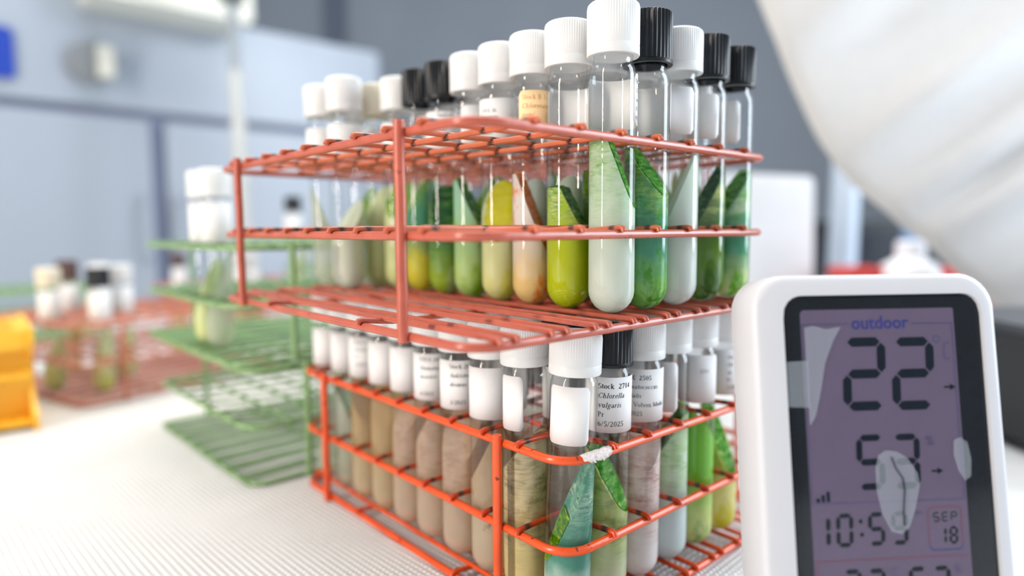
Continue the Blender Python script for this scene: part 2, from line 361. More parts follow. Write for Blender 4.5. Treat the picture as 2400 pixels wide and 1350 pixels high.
def make_rack(name, label, loc, yaw, mf, mw, group, tilt=(0, 0)):
    """corner of the frame at loc (bottom bar centre); local x = short side, local y = long side"""
    M = rack_meshes(); t = thing(name, label, 'test tube rack', loc, yaw, group); t.rotation_euler = (tilt[0], tilt[1], yaw)
    for nm, z in (('bottom_frame', 0), ('middle_frame', MID * H), ('top_frame', H)): ob(nm, M['frame'], mf, t, (0, 0, z))
    for y in (END + 0.5 * PIT, RL - END - 0.5 * PIT):
        for x in (-BR - PR * 0.6, RW + BR + PR * 0.6): ob('post', M['post'], mf, t, (x, y, 0))
    for z in (MID * H, H):
        for k in range(9): ob('wire', M['wb', k % 3], mw, t, (0, END + k * PIT, z))
        for k in range(7): ob('wire', M['wa', k % 3], mw, t, (END + k * PIT, 0, z), (0, 0, PI / 2))
    for k in range(8):
        for s in (-1, 1): ob('floor_wire', M['wf', (k + (s > 0)) % 3], mf, t, (cell_b(k) + s * 0.17 * PIT, 0, 0), (0, 0, PI / 2))
    for k in (2, 6): ob('cross_wire', M['wc'], mf, t, (0, END + k * PIT, 0))
    return t
UZ = CAM_Z - 0.03987; LZ = BR
U0 = (-0.01248, 0.21244, UZ); L0 = (0.02103, 0.24704, LZ)
make_rack('wire_rack', 'orange wire test tube rack stacked on top, half filled with tubes', U0, YAW, ORANGE, ORANGE_W, 'wire tube racks')
make_rack('wire_rack', 'bright orange wire rack at the bottom of the stack, standing on the liner', L0, YAW, ORANGE2, ORANGE2_W, 'wire tube racks')
gy = math.radians(90 + 43.4)
gdx, gdy = math.cos(gy), math.sin(gy)
def green_origin(cx, cy, z): return (cx + RL * gdy, cy - RL * gdx, z)
make_rack('wire_rack', 'empty green wire rack standing on the liner beside the orange stack', green_origin(-0.170, 0.414, BR), gy, GREEN, GREEN_W, 'wire tube racks')
GU = green_origin(-0.1765, 0.412, BR + H + 2 * BR + 0.0016)
make_rack('wire_rack', 'green wire rack stacked on another, holding two white-capped tubes', GU, gy, GREEN, GREEN_W, 'wire tube racks')

def rack_point(o, yaw, i, j):   # i along the long side, j along the short side
    a, b = cell_a(i), cell_b(j)
    return (o[0] + math.cos(yaw) * b - math.sin(yaw) * a, o[1] + math.sin(yaw) * b + math.cos(yaw) * a, o[2] + 0.0034)

# ------------------------------------------------------------------ culture tubes
TR = 0.010
_tm = {}
def glass_mesh():
    pr = [(0, 0)]
    for k in range(1, 8): a = PI / 2 * k / 7; pr.append((TR * math.sin(a), TR - TR * math.cos(a)))
    pr += [(TR, 0.04), (TR, 0.07), (TR, 0.0985), (0.0097, 0.1012), (0.0090, 0.1030), (0.0084, 0.1040), (0.0082, 0.1060), (0.0082, 0.1170)]
    m = MB(); m.lathe(pr, 40); return m.mesh('tube_glass', 180)
def cap_mesh(kind, h):
    m = MB()
    if kind == 'w':
        R = 0.0110; d = 0.00022
        pr = [(0.0090, 0.003), (0.0090, 0.0), (R - 0.0003, 0.0), (R - 0.0001, 0.0004), (R - 0.0001, 0.0038), (R - 0.0003, 0.0042), (R - 0.0001, 0.0046, d), (R - 0.0001, h - 0.0026, d), (R - 0.0004, h - 0.0012, d), (R - 0.0012, h - 0.0004, d), (R - 0.0024, h, 0), (0, h, 0)]
        m.lathe(pr, 128)
    else:
        R = 0.0106; d = 0.00055
        pr = [(0.0088, 0.003), (0.0088, 0.0), (R + 0.0002, 0.0), (R + 0.0003, 0.0012), (R - 0.0002, 0.0017), (R, 0.0020, d), (R, h - 0.0014, d), (R - 0.0003, h - 0.0004, d), (R - 0.0012, h, 0.0003), (R - 0.0024, h, 0), (0, h, 0)]
        m.lathe(pr, 72)
    return m.mesh('cap_' + kind, 28)
def get(key, fn):
    if key not in _tm: _tm[key] = fn()
    return _tm[key]
def label_mesh(half, z0, z1):
    m = MB(); n = 20; R = TR + 0.00012; vs = []; fs = []
    cr = 0.0022   # rounded corners
    for k in range(n + 1):
        a = -half + 2 * half * k / n
        s = min(k, n - k) / n * 2 * half * R; ins = 0 if s > cr else cr - math.sqrt(max(0, cr * cr - (cr - s) ** 2))
        for z in (z0 + ins, (z0 + z1) / 2, z1 - ins): vs.append((R * math.sin(a), -R * math.cos(a), z))
        for z in (z0 + ins, (z0 + z1) / 2, z1 - ins): vs.append(((R + 0.00012) * math.sin(a), -(R + 0.00012) * math.cos(a), z))
    for k in range(n):
        b = k * 6; c = b + 6
        for q in (0, 1):
            fs.append((b+q, b+q+1, c+q+1, c+q)); fs.append((b+3+q, c+3+q, c+4+q, b+4+q))
        fs.append((b, c, c+3, b+3)); fs.append((b+2, b+5, c+5, c+2))
    fs += [(0, 3, 4, 1), (1, 4, 5, 2)]; e = n * 6; fs += [(e, e+1, e+4, e+3), (e+1, e+2, e+5, e+4)]
    m.add(vs, fs); return m.mesh('label', 180)
def text_geo(s, size, shear=0.0, bold=0.0):
    cu = bpy.data.curves.new('t', 'FONT'); cu.body = s; cu.size = size; cu.shear = shear; cu.offset = bold; cu.resolution_u = 3
    o = bpy.data.objects.new('t', cu); COL.objects.link(o); bpy.context.view_layer.update()
    me = bpy.data.meshes.new_from_object(o.evaluated_get(bpy.context.evaluated_depsgraph_get()))
    v = [tuple(x.co) for x in me.vertices]; f = [tuple(p.vertices) for p in me.polygons]
    bpy.data.objects.remove(o); bpy.data.curves.remove(cu); bpy.data.meshes.remove(me)
    return v, f
# small serif alphabet drawn as pen strokes: thick uprights, thin curves' ends, slab ends
def arc(cx, cy, rx, ry, a0, a1): return ('a', cx, cy, rx, ry, a0, a1)
def stem(x, y0, y1, s='bt'): return ('v', x, y0, y1, s)
def ln(x0, y0, x1, y1, w=0.05): return ('l', x0, y0, x1, y1, w)
X_ = 0.46
SER = {
 'S': (0.5, [arc(.25, .52, .17, .17, 30, 270), arc(.25, .18, .19, .17, -150, 90)]), 'C': (0.62, [arc(.33, .35, .27, .34, 40, 320), ln(.54, .52, .54, .68, .05)]),
 'D': (0.64, [stem(.14, 0, .7), arc(.16, .35, .38, .34, -90, 90)]), 'B': (0.58, [stem(.14, 0, .7), arc(.2, .53, .22, .16, -90, 90), arc(.2, .19, .28, .18, -90, 90)]),
 'P': (0.54, [stem(.14, 0, .7), arc(.2, .51, .26, .18, -90, 90)]), 'V': (0.64, [ln(.08, .7, .34, 0, .10), ln(.34, 0, .58, .7, .045), ln(.0, .69, .2, .69), ln(.48, .69, .66, .69)]),
 'H': (0.7, [stem(.14, 0, .7), stem(.56, 0, .7), ln(.14, .36, .56, .36)]), 'M': (0.84, [stem(.12, 0, .7), stem(.70, 0, .7), ln(.14, .7, .42, .05, .10), ln(.42, .05, .68, .7, .045)]),
 'U': (0.68, [stem(.14, .2, .7, 't'), ln(.54, .2, .54, .7, .05), arc(.34, .2, .2, .2, 180, 360), ln(.46, .69, .62, .69)]), 'T': (0.58, [stem(.29, 0, .7, 'b'), ln(.04, .68, .54, .68), ln(.05, .55, .05, .68), ln(.53, .55, .53, .68)]),
 'E': (0.56, [stem(.14, 0, .7), ln(.14, .68, .48, .68), ln(.14, .36, .38, .36), ln(.14, .02, .5, .02), ln(.48, .56, .48, .68), ln(.5, .02, .5, .15)]),
 'X': (0.66, [ln(.1, .7, .54, 0, .10), ln(.1, 0, .54, .7, .045), ln(.02, .69, .22, .69), ln(.44, .69, .62, .69), ln(.02, .01, .2, .01), ln(.42, .01, .64, .01)]),
 'F': (0.52, [stem(.14, 0, .7), ln(.14, .68, .48, .68), ln(.14, .36, .38, .36), ln(.48, .54, .48, .68)]), 'A': (0.66, [ln(.08, 0, .32, .7, .045), ln(.32, .7, .58, 0, .10), ln(.18, .25, .46, .25), ln(.0, .01, .18, .01), ln(.46, .01, .66, .01)]),
 'O': (0.66, [arc(.33, .35, .26, .34, 0, 360)]),
 'a': (0.44, [stem(.32, 0, .34, ''), arc(.21, .32, .11, .13, 0, 160), arc(.19, .12, .13, .11, 20, 340), ln(.32, .01, .42, .03)]), 'c': (0.42, [arc(.22, .23, .17, .22, 45, 320)]),
 'd': (0.5, [stem(.38, 0, .7, 't'), arc(.22, .23, .16, .22, 30, 330), ln(.38, .01, .48, .01)]), 'e': (0.43, [arc(.22, .23, .17, .22, 0, 320), ln(.06, .25, .38, .25)]),
 'g': (0.48, [arc(.21, .30, .15, .15, 0, 360), arc(.22, -.1, .18, .12, 0, 360), ln(.1, .17, .3, .02), ln(.33, .42, .46, .44)]), 'h': (0.52, [stem(.12, 0, .7, 'b'), stem(.38, 0, .3, 'b'), arc(.25, .28, .13, .17, 0, 170), ln(.02, .69, .12, .69)]),
 'i': (0.27, [stem(.14, 0, X_, 'b'), ln(.04, .45, .14, .45), ('l', .14, .6, .14, .68, .10)]), 'k': (0.52, [stem(.12, 0, .7, 'b'), ln(.12, .18, .38, .44, .045), ln(.2, .26, .42, 0, .09), ln(.02, .69, .12, .69), ln(.3, .45, .46, .45), ln(.34, .01, .5, .01)]),
 'l': (0.27, [stem(.14, 0, .7, 'b'), ln(.04, .69, .14, .69)]), 'm': (0.76, [stem(.12, 0, X_, 'b'), stem(.37, 0, .3, 'b'), stem(.62, 0, .3, 'b'), arc(.245, .28, .125, .17, 0, 170), arc(.495, .28, .125, .17, 0, 170), ln(.02, .45, .12, .45)]),
 'n': (0.52, [stem(.12, 0, X_, 'b'), stem(.38, 0, .3, 'b'), arc(.25, .28, .13, .17, 0, 170), ln(.02, .45, .12, .45)]), 'o': (0.48, [arc(.24, .23, .18, .22, 0, 360)]), 'p': (0.5, [stem(.12, -.2, X_, 'b'), arc(.27, .23, .16, .22, -150, 150), ln(.02, .45, .12, .45)]),
 'r': (0.38, [stem(.12, 0, X_, 'b'), arc(.26, .32, .13, .12, 50, 170), ln(.02, .45, .12, .45)]), 's': (0.38, [arc(.19, .335, .12, .11, 30, 270), arc(.19, .12, .13, .11, -150, 90)]), 't': (0.3, [stem(.14, .08, .6, ''), arc(.22, .1, .08, .09, 180, 320), ln(.02, .45, .28, .45)]),
 'u': (0.52, [stem(.12, .15, X_, ''), stem(.38, 0, X_, ''), arc(.25, .16, .13, .15, 180, 350), ln(.02, .45, .12, .45), ln(.28, .45, .38, .45), ln(.38, .01, .48, .01)]), 'v': (0.48, [ln(.08, .46, .26, 0, .09), ln(.26, 0, .42, .46, .045), ln(0, .45, .18, .45), ln(.34, .45, .48, .45)]),
 'w': (0.7, [ln(.07, .46, .2, 0, .09), ln(.2, 0, .35, .46, .045), ln(.35, .46, .48, 0, .09), ln(.48, 0, .62, .46, .045), ln(0, .45, .16, .45), ln(.55, .45, .7, .45)]), 'x': (0.48, [ln(.08, .46, .4, 0, .09), ln(.08, 0, .4, .46, .045), ln(0, .45, .16, .45), ln(.32, .45, .46, .45), ln(0, .01, .16, .01), ln(.3, .01, .48, .01)]),
 '0': (0.5, [arc(.25, .34, .18, .34, 0, 360)]), '1': (0.5, [stem(.26, 0, .68, 'b'), ln(.14, .6, .26, .68)]), '2': (0.5, [arc(.24, .5, .16, .18, -30, 160), ln(.37, .42, .08, .03, .07), ln(.06, .03, .42, .03, .08), ln(.42, .03, .44, .14)]),
 '3': (0.5, [arc(.22, .52, .15, .15, -90, 150), arc(.22, .19, .18, .19, -150, 90)]), '4': (0.5, [stem(.32, 0, .68, ''), ln(.32, .66, .05, .2), ln(.03, .19, .46, .19)]), '5': (0.5, [ln(.14, .66, .42, .66, .08), ln(.14, .66, .11, .38), arc(.22, .2, .19, .21, -150, 115)]),
 '6': (0.5, [arc(.25, .2, .17, .2, 0, 360), arc(.36, .26, .28, .4, 100, 185)]), '7': (0.5, [ln(.06, .65, .44, .65, .08), ln(.44, .65, .2, 0, .07), ln(.06, .54, .06, .66)]), '8': (0.5, [arc(.25, .51, .14, .16, 0, 360), arc(.25, .18, .17, .18, 0, 360)]), '9': (0.5, [arc(.25, .48, .17, .2, 0, 360), arc(.14, .42, .28, .4, -80, 5)]),
 '/': (0.34, [ln(.02, -.04, .30, .7, .05)]), '.': (0.25, [('l', .1, 0, .1, .08, .1)]), ' ': (0.28, []),
}
def serif_geo(s, size, italic, bold):
    vs = []; fs = []; x = 0.0; k = 1.35 if bold else 1.0; sh = 0.27 if italic else 0.0
    def quad(P):
        n = len(vs); a2 = sum(P[i][0]*P[(i+1) % 4][1] - P[(i+1) % 4][0]*P[i][1] for i in range(4))
        if a2 < 0: P = P[::-1]
        vs.extend([((x + px_ + sh * py_) * size, py_ * size) for px_, py_ in P]); fs.append((n, n+1, n+2, n+3))
    for ch in s:
        w, parts = SER.get(ch, SER[' '])
        for p in parts:
            if p[0] == 'v':
                _, X, y0, y1, sf = p; h = 0.05 * k; quad([(X-h, y0), (X+h, y0), (X+h, y1), (X-h, y1)])
                if 'b' in sf: quad([(X-.11, y0), (X+.11, y0), (X+.11, y0+.035), (X-.11, y0+.035)])
                if 't' in sf: quad([(X-.11, y1-.035), (X+.11, y1-.035), (X+.11, y1), (X-.11, y1)])
            elif p[0] == 'l':
                _, a0, b0, a1, b1, wd = p; dx, dy = a1-a0, b1-b0; q = math.hypot(dx, dy) or 1; nx, ny = -dy/q*wd*k/2, dx/q*wd*k/2
                quad([(a0-nx, b0-ny), (a1-nx, b1-ny), (a1+nx, b1+ny), (a0+nx, b0+ny)])
            else:
                _, cx, cy, rx, ry, t0, t1 = p; n = max(4, int(abs(t1-t0)/24)); prev = None
                for i in range(n + 1):
                    t = math.radians(t0 + (t1-t0)*i/n); hw = (0.024 + 0.028 * abs(math.cos(t))) * k
                    q = ((cx + (rx+hw-.02)*math.cos(t), cy + (ry+.02)*math.sin(t)), (cx + (rx-hw-.02)*math.cos(t), cy + (ry-.025*k)*math.sin(t)))
                    if prev: quad([prev[0], q[0], q[1], prev[1]])
                    prev = q
        x += w * 1.0 + 0.015
    return vs, fs
def label_text(lines, z_top, x0, line_h, size):
    m = MB(); R = TR + 0.00034; z = z_top
    for ln_ in lines:
        s, it, bd = ln_ if isinstance(ln_, tuple) else (ln_, 0, 0)
        if s:
            v, f = serif_geo(s, size, it, bd)
            m.add([(R * math.sin((x0 + x) / R), -R * math.cos((x0 + x) / R), z + y) for x, y in v], f)
        z -= line_h
    return m.mesh('lettering')
def slant_z(x, y, zm, amp, ph, zt=1.0): return min(zt, zm + amp * (x * math.sin(ph) - y * math.cos(ph)) / TR)
def agar_mesh(zm, amp, ph, zt=1.0, R=0.00972):
    m = MB(); seg = 32; vs = []; fs = []; rows = []
    vs.append((0, 0, TR - R)); rows.append([0])
    zs = [(R * math.sin(PI/2*k/6), TR - R * math.cos(PI/2*k/6)) for k in range(1, 7)]
    for r, z in zs:
        row = []
        for k in range(seg):
            a = 2 * PI * k / seg; x, y = r * math.cos(a), r * math.sin(a); row.append(len(vs)); vs.append((x, y, min(z, slant_z(x, y, zm, amp, ph, zt))))
        rows.append(row)
    for t in (0.5, 1.0):
        row = []
        for k in range(seg):
            a = 2 * PI * k / seg; x, y = R * math.cos(a), R * math.sin(a); zz = max(slant_z(x, y, zm, amp, ph, zt), TR); row.append(len(vs)); vs.append((x, y, TR + (zz - TR) * t))
        rows.append(row)
    for q in (0.85, 0.7, 0.5, 0.3):
        row = []
        for k in range(seg):
            a = 2 * PI * k / seg; x, y = R * q * math.cos(a), R * q * math.sin(a); row.append(len(vs)); vs.append((x, y, max(slant_z(x, y, zm, amp, ph, zt), 0.004)))
        rows.append(row)
    rows.append([len(vs)]); vs.append((0, 0, min(zm, zt)))
    for A, B in zip(rows, rows[1:]):
        for k in range(seg):
            k2 = (k + 1) % seg
            if len(A) == 1: fs.append((A[0], B[k2], B[k]))
            elif len(B) == 1: fs.append((A[k], A[k2], B[0]))
            else: fs.append((A[k], A[k2], B[k2], B[k]))
    m.add(vs, fs); return m.mesh('agar', 50)
def film_mesh(zm, amp, ph, zt, seed, wide=0.93, lo=-1.0, hi=0.95):
    """lumpy sheet of growth on the slant between heights lo..hi (fractions of the slope)"""
    m = MB(); r = random.Random(seed); nu, nv = 26, 9; vs = []; fs = []
    d = (math.sin(ph), -math.cos(ph)); e = (-d[1], d[0]); Rm = TR * 0.955
    for layer in (0, 1):
        for i in range(nu + 1):
            s = lo + (hi - lo) * i / nu; w = math.sqrt(max(0.0, 1 - min(1, abs(s)) ** 2)) * wide
            jl, jr = r.uniform(0.8, 1), r.uniform(0.8, 1)
            for j in range(nv + 1):
                t = -1 + 2 * j / nv; q = w * t * (jl if t < 0 else jr)
                x, y = (d[0] * s + e[0] * q) * Rm * 0.99, (d[1] * s + e[1] * q) * Rm * 0.99
                lift = 0.0002 if layer == 0 else 0.0005 + r.uniform(0, 1) * 0.0009 * (1 - abs(t) ** 3)
                vs.append((x - d[0] * lift * 0.6, y - d[1] * lift * 0.6, max(slant_z(x, y, zm, amp, ph, zt), 0.004) + lift))
    N1 = (nu + 1) * (nv + 1); w_ = nv + 1
    for i in range(nu):
        for j in range(nv):
            a = i * w_ + j; fs.append((a, a + w_, a + w_ + 1, a + 1)); b = a + N1; fs.append((b, b + 1, b + w_ + 1, b + w_))
    for i in range(nu):
        for j in (0, nv):
            a = i * w_ + j; fs.append((a, a + N1, a + w_ + N1, a + w_) if j else (a, a + w_, a + w_ + N1, a + N1))
    m.add(vs, fs); return m.mesh('growth', 60)
D = math.radians
_id = [0]
def tube(loc, label, group, cap='w', capcol=None, lower=False, ag=None, slant=(0.045, 0.022, 90), film=None, frange=(-1, 0.95), lab=(180, 80), labm=None, text=None, tilt=(0, 0), dz=0.0, spin=0.0):
    _id[0] += 1
    face = math.atan2(loc[0], loc[1])          # tube's local -y looks back towards the bench front, as it was set down
    t = thing('culture_tube', label, 'test tube', loc, 0, group); t.rotation_euler = (tilt[0], tilt[1], -face + spin)
    ob('glass', get('glass', glass_mesh), GLASS, t)
    h = 0.0172 if lower else 0.0196 + dz
    zc = 0.1045 if lower else 0.1070
    ob('cap', get(('cap', cap, round(h, 5)), lambda: cap_mesh(cap, h)), capcol or (WHITE_CAP if cap == 'w' else BLACK_CAP), t, (0, 0, zc))
    if lab:
        z0, z1 = (0.0765, 0.1005) if lower else (0.0785, 0.0995)
        if len(lab) > 2: z0, z1 = lab[2], lab[3]
        lo = ob('label', get(('lab', lab[1], z0, z1), lambda: label_mesh(D(lab[1]), z0, z1)), labm or PAPER, t, None, (0, 0, D(lab[0])))
        if text:
            lines, ztop, x0, lh, sz, ink = text
            ob('lettering', label_text(lines, ztop, x0, lh, sz), ink, lo)
    if ag:
        zm, amp, ph = slant[:3]; zt = slant[3] if len(slant) > 3 else 1.0
        ob('agar', agar_mesh(zm, amp, D(ph), zt), ag, t)
        if film: ob('algae', film_mesh(zm, amp, D(ph), zt, _id[0], lo=frange[0], hi=frange[1]), film, t)
    return t

A = {
 'mint': agar_mat('pale_mint_agar', srgb(222, 230, 216), srgb(206, 228, 198), 0.02, 0.07, 0.82, None, (srgb(96, 170, 70), srgb(196, 222, 168), 0.030, 0.066, 0.85)),
 'lime': agar_mat('lime_agar', srgb(200, 212, 18), srgb(176, 206, 40), 0.025, 0.05, 0.82, None, (srgb(60, 150, 70), srgb(218, 226, 140), 0.034, 0.044, 0.95)),
 'peach': agar_mat('peach_agar', srgb(248, 214, 140), srgb(240, 230, 222), 0.012, 0.035, 0.85, (srgb(250, 150, 60), 70, 0.56, 0.64)),
 'lemon': agar_mat('lemon_agar', srgb(234, 232, 160), srgb(222, 230, 180), 0.01, 0.05, 0.8, (srgb(222, 226, 60), 60, 0.52, 0.66)),
 'mintlime': agar_mat('mint_lime_agar', srgb(190, 218, 130), srgb(160, 208, 172), 0.015, 0.05, 0.8, (srgb(140, 190, 30), 45, 0.5, 0.62)),
 'darkband': agar_mat('dark_green_banded_agar', srgb(165, 190, 40), srgb(80, 140, 60), 0.005, 0.03, 0.8, (srgb(190, 208, 140), 60, 0.55, 0.65), (srgb(30, 90, 40), srgb(150, 180, 90), 0.015, 0.03, 0.7)),
 'tealyel': agar_mat('teal_over_yellow_agar', srgb(222, 210, 50), srgb(80, 156, 118), 0.018, 0.036, 0.85, None, (srgb(90, 160, 30), srgb(150, 200, 90), 0.045, 0.055, 0.9)),
 'paleyel': agar_mat('pale_yellow_agar', srgb(225, 230, 160), srgb(225, 232, 182), 0.01, 0.05, 0.72),
 'cream': agar_mat('cream_agar', srgb(234, 236, 218), srgb(225, 234, 210), 0.01, 0.05, 0.78),
 'clear': agar_mat('clear_agar', srgb(228, 232, 212), srgb(230, 234, 220), 0.01, 0.05, 0.4),
 'grass': agar_mat('grass_green_agar', srgb(130, 190, 84), srgb(84, 160, 124), 0.010, 0.028, 0.85, (srgb(74, 156, 30), 170, 0.52, 0.60), (srgb(30, 120, 22), srgb(176, 214, 110), 0.036, 0.052, 0.95)),
 'white': agar_mat('milky_white_agar', srgb(230, 234, 226), srgb(216, 232, 216), 0.02, 0.07, 0.82),
 'olive': agar_mat('dark_olive_agar', srgb(92, 134, 20), srgb(70, 120, 92), 0.03, 0.052, 0.88, (srgb(56, 100, 26), 60, 0.5, 0.62), (srgb(24, 66, 40), srgb(196, 208, 130), 0.036, 0.046, 0.9)),
 'tealstripe': agar_mat('teal_striped_agar', srgb(204, 222, 150), srgb(84, 164, 126), 0.010, 0.026, 0.85, (srgb(110, 190, 30), 70, 0.55, 0.62), (srgb(96, 180, 40), srgb(214, 228, 190), 0.036, 0.044, 0.95), 180),
 'brown': agar_mat('brownish_agar', srgb(226, 204, 140), srgb(212, 194, 156), 0.02, 0.06, 0.8, None, (srgb(84, 72, 52), srgb(206, 186, 132), 0.014, 0.034, 0.8), 210),
 'brown2': agar_mat('grey_brown_agar', srgb(230, 214, 188), srgb(198, 172, 136), 0.02, 0.06, 0.6, (srgb(120, 104, 86), 140, 0.62, 0.72)),
 'beige': agar_mat('pink_beige_agar', srgb(240, 222, 200), srgb(230, 202, 176), 0.01, 0.05, 0.5, None, (srgb(172, 128, 98), srgb(236, 214, 192), 0.02, 0.05, 0.65), 170),
 'tan': agar_mat('tan_agar', srgb(236, 218, 184), srgb(214, 184, 132), 0.01, 0.05, 0.55, (srgb(150, 118, 64), 90, 0.6, 0.7)),
 'veined': agar_mat('red_veined_agar', srgb(234, 226, 224), srgb(228, 208, 200), 0.02, 0.05, 0.75, None, (srgb(160, 76, 60), srgb(232, 214, 206), 0.014, 0.036, 0.95), 120),
 'skyagar': agar_mat('blue_white_agar', srgb(215, 228, 228), srgb(190, 218, 164), 0.026, 0.05, 0.8, None, (srgb(120, 180, 80), srgb(226, 236, 216), 0.030, 0.05, 0.85), 120),
 'vivid': agar_mat('vivid_green_agar', srgb(214, 224, 140), srgb(124, 200, 50), 0.016, 0.04, 0.82, (srgb(70, 160, 100), 60, 0.56, 0.70)),
 'yelgreen': agar_mat('yellow_green_agar', srgb(236, 228, 150), srgb(166, 205, 60), 0.025, 0.05, 0.82, (srgb(214, 206, 40), 60, 0.5, 0.6), (srgb(40, 130, 50), srgb(190, 214, 80), 0.03, 0.05, 0.8), 130),
 'tealgel': agar_mat('teal_streaked_agar', srgb(206, 222, 208), srgb(76, 146, 126), 0.012, 0.028, 0.85, None, (srgb(24, 100, 84), srgb(196, 226, 196), 0.034, 0.052, 0.85), 230),
 'palemint': agar_mat('thin_mint_agar', srgb(214, 228, 214), srgb(198, 222, 202), 0.01, 0.05, 0.72),
 'limeblot': agar_mat('lime_blotched_agar', srgb(228, 234, 196), srgb(208, 222, 140), 0.02, 0.05, 0.62, None, (srgb(60, 130, 24), srgb(206, 220, 120), 0.012, 0.03, 0.75), 130),
}
FM = {
 'green': film_mat('green_growth', srgb(40, 120, 20), srgb(110, 180, 70), srgb(200, 225, 130), 0.95),
 'teal': film_mat('teal_growth', srgb(28, 105, 82), srgb(70, 150, 120), srgb(215, 235, 200), 1.0),
 'dark': film_mat('dark_green_growth', srgb(20, 70, 30), srgb(50, 120, 40), srgb(160, 180, 90), 1.0),
 'yellow': film_mat('yellow_growth', srgb(225, 220, 20), srgb(235, 230, 60), srgb(215, 220, 150), 0.85),
 'orange': film_mat('orange_growth', srgb(255, 132, 24), srgb(255, 176, 80), srgb(252, 206, 130), 0.75),
 'lime': film_mat('lime_growth', srgb(120, 180, 10), srgb(160, 205, 40), srgb(190, 220, 90), 0.9),
 'fleck': film_mat('dark_fleck_growth', srgb(70, 60, 45), srgb(120, 105, 70), srgb(180, 165, 110), 0.45),
 'ruffle': film_mat('ruffled_lime_growth', srgb(60, 130, 10), srgb(130, 180, 30), srgb(190, 215, 80), 1.0, 140),
 'red': film_mat('red_growth', srgb(165, 75, 60), srgb(195, 120, 100), srgb(215, 170, 150), 0.55),
}
def UP(i, j): return rack_point(U0, YAW, i, j)
def LP(i, j): return rack_point(L0, YAW, i, j)
gU, gL = 'tubes in the upper orange rack', 'tubes in the lower orange rack'
# --- upper rack, row facing left
tube(UP(0, 3), 'tallest white-capped tube of pale mint agar, nearest corner of the upper tube block', gU, ag=A['mint'], slant=(0.070, 0.027, -98, 0.0735), film=FM['green'], frange=(-1, 0.15), lab=(158, 100), dz=0.0020,
     text=([('Sto', 0, 1), ('Ch', 1, 0), ('wes', 1, 0), 'F/2', '9/15'], 0.0955, -0.0166, 0.0037, 0.0026, INK_B))
tube(UP(1, 3), 'white-capped tube half filled with lime agar and streaked green slant', gU, ag=A['lime'], slant=(0.051, 0.020, -104, 0.0545), film=FM['green'], lab=(150, 95))
tube(UP(2, 3), 'white-capped tube with orange label and orange algae smear', gU, ag=A['peach'], slant=(0.046, 0.026, -104, 0.062), film=FM['orange'], lab=(14, 52), labm=PAPER_O,
     text=(['Stock B 1', ('Chlorosarc', 1, 0), ('gemi', 1, 0), 'BBM', '5/2025'], 0.0955, -0.0078, 0.0040, 0.0030, INK_O))
tube(UP(3, 3), 'white-capped tube of pale lemon agar with bright yellow growth', gU, ag=A['lemon'], slant=(0.046, 0.017, 165, 0.06), film=FM['yellow'], lab=(-20, 80),
     text=(['', 'UTEX 26', ('Dunaliella', 1, 0), '', '7/2025'], 0.0965, -0.0075, 0.0036, 0.0024, INK))
tube(UP(4, 3), 'white-capped tube, mint agar above lime with dark diagonal green edge', gU, ag=A['mintlime'], slant=(0.050, 0.020, -108, 0.062), film=FM['green'], lab=(40, 70),
     text=(['', 'Stock 18', ('Scened', 1, 0), 'Pr'], 0.0965, 0.001, 0.0036, 0.0024, INK))
tube(UP(5, 3), 'black-capped tube of dark green banded growth in the left row', gU, cap='b', ag=A['darkband'], slant=(0.048, 0.017, 170, 0.06), film=FM['dark'], lab=(10, 95), text=(['Stock 26', ('Chlamyd', 1, 0), 'Bold'], 0.0965, -0.006, 0.0036, 0.0024, INK))
tube(UP(6, 3), 'black-capped tube with teal agar over yellow, just left of another black cap', gU, cap='b', ag=A['tealyel'], slant=(0.056, 0.016, 70, 0.064), film=FM['green'], lab=(180, 70))
tube(UP(7, 3), 'white-capped tube of pale yellow agar, left of the two black caps', gU, ag=A['paleyel'], slant=(0.056, 0.014, 150, 0.064), film=FM['lime'], lab=(0, 90))
tube(UP(8, 3), 'cream-capped tube of pale agar behind the row', gU, capcol=CREAM_CAP, ag=A['paleyel'], slant=(0.056, 0.014, 120, 0.064), lab=(0, 90))
tube(UP(9, 3), 'white-capped cream tube at the far left end of the third row', gU, ag=A['clear'], slant=(0.046, 0.02, 120), film=FM['lime'], lab=(0, 90))
tube(UP(8, 2), 'white-capped tube of cream agar standing forward of the left row', gU, ag=A['cream'], slant=(0.040, 0.015, 120), lab=(0, 95), dz=0.001)
tube(UP(9, 2), 'leftmost tube of the upper orange rack, white-capped with a lime leaf-like streak', gU, ag=A['clear'], slant=(0.036, 0.028, -80), film=FM['lime'], lab=(0, 90), tilt=(0, -0.02))
# --- upper rack, column facing right
tube(UP(0, 4), 'black-capped tube of vivid green growth right of the tallest white cap', gU, cap='b', ag=A['grass'], slant=(0.063, 0.014, -112, 0.0715), film=FM['green'], lab=(160, 85), dz=0.0028)
tube(UP(0, 5), 'white-capped tube of milky agar between two black-capped tubes', gU, ag=A['white'], slant=(0.052, 0.024, 98, 0.071), lab=(-20, 62))
tube(UP(0, 6), 'black-capped tube of dark olive and teal agar near the right end', gU, cap='b', ag=A['olive'], slant=(0.050, 0.020, 112, 0.066), film=FM['dark'], lab=(-25, 60), dz=0.0012)
tube(UP(0, 7), 'black-capped tube with green stripes at the right end of the rack', gU, cap='b', ag=A['tealstripe'], slant=(0.054, 0.016, 118, 0.065), film=FM['green'], lab=(-40, 60))
keys = ['mint', 'paleyel', 'cream', 'lime', 'mintlime', 'white', 'lemon', 'grass']
hid = 'white-capped tube packed in the inner rows of the upper orange rack'
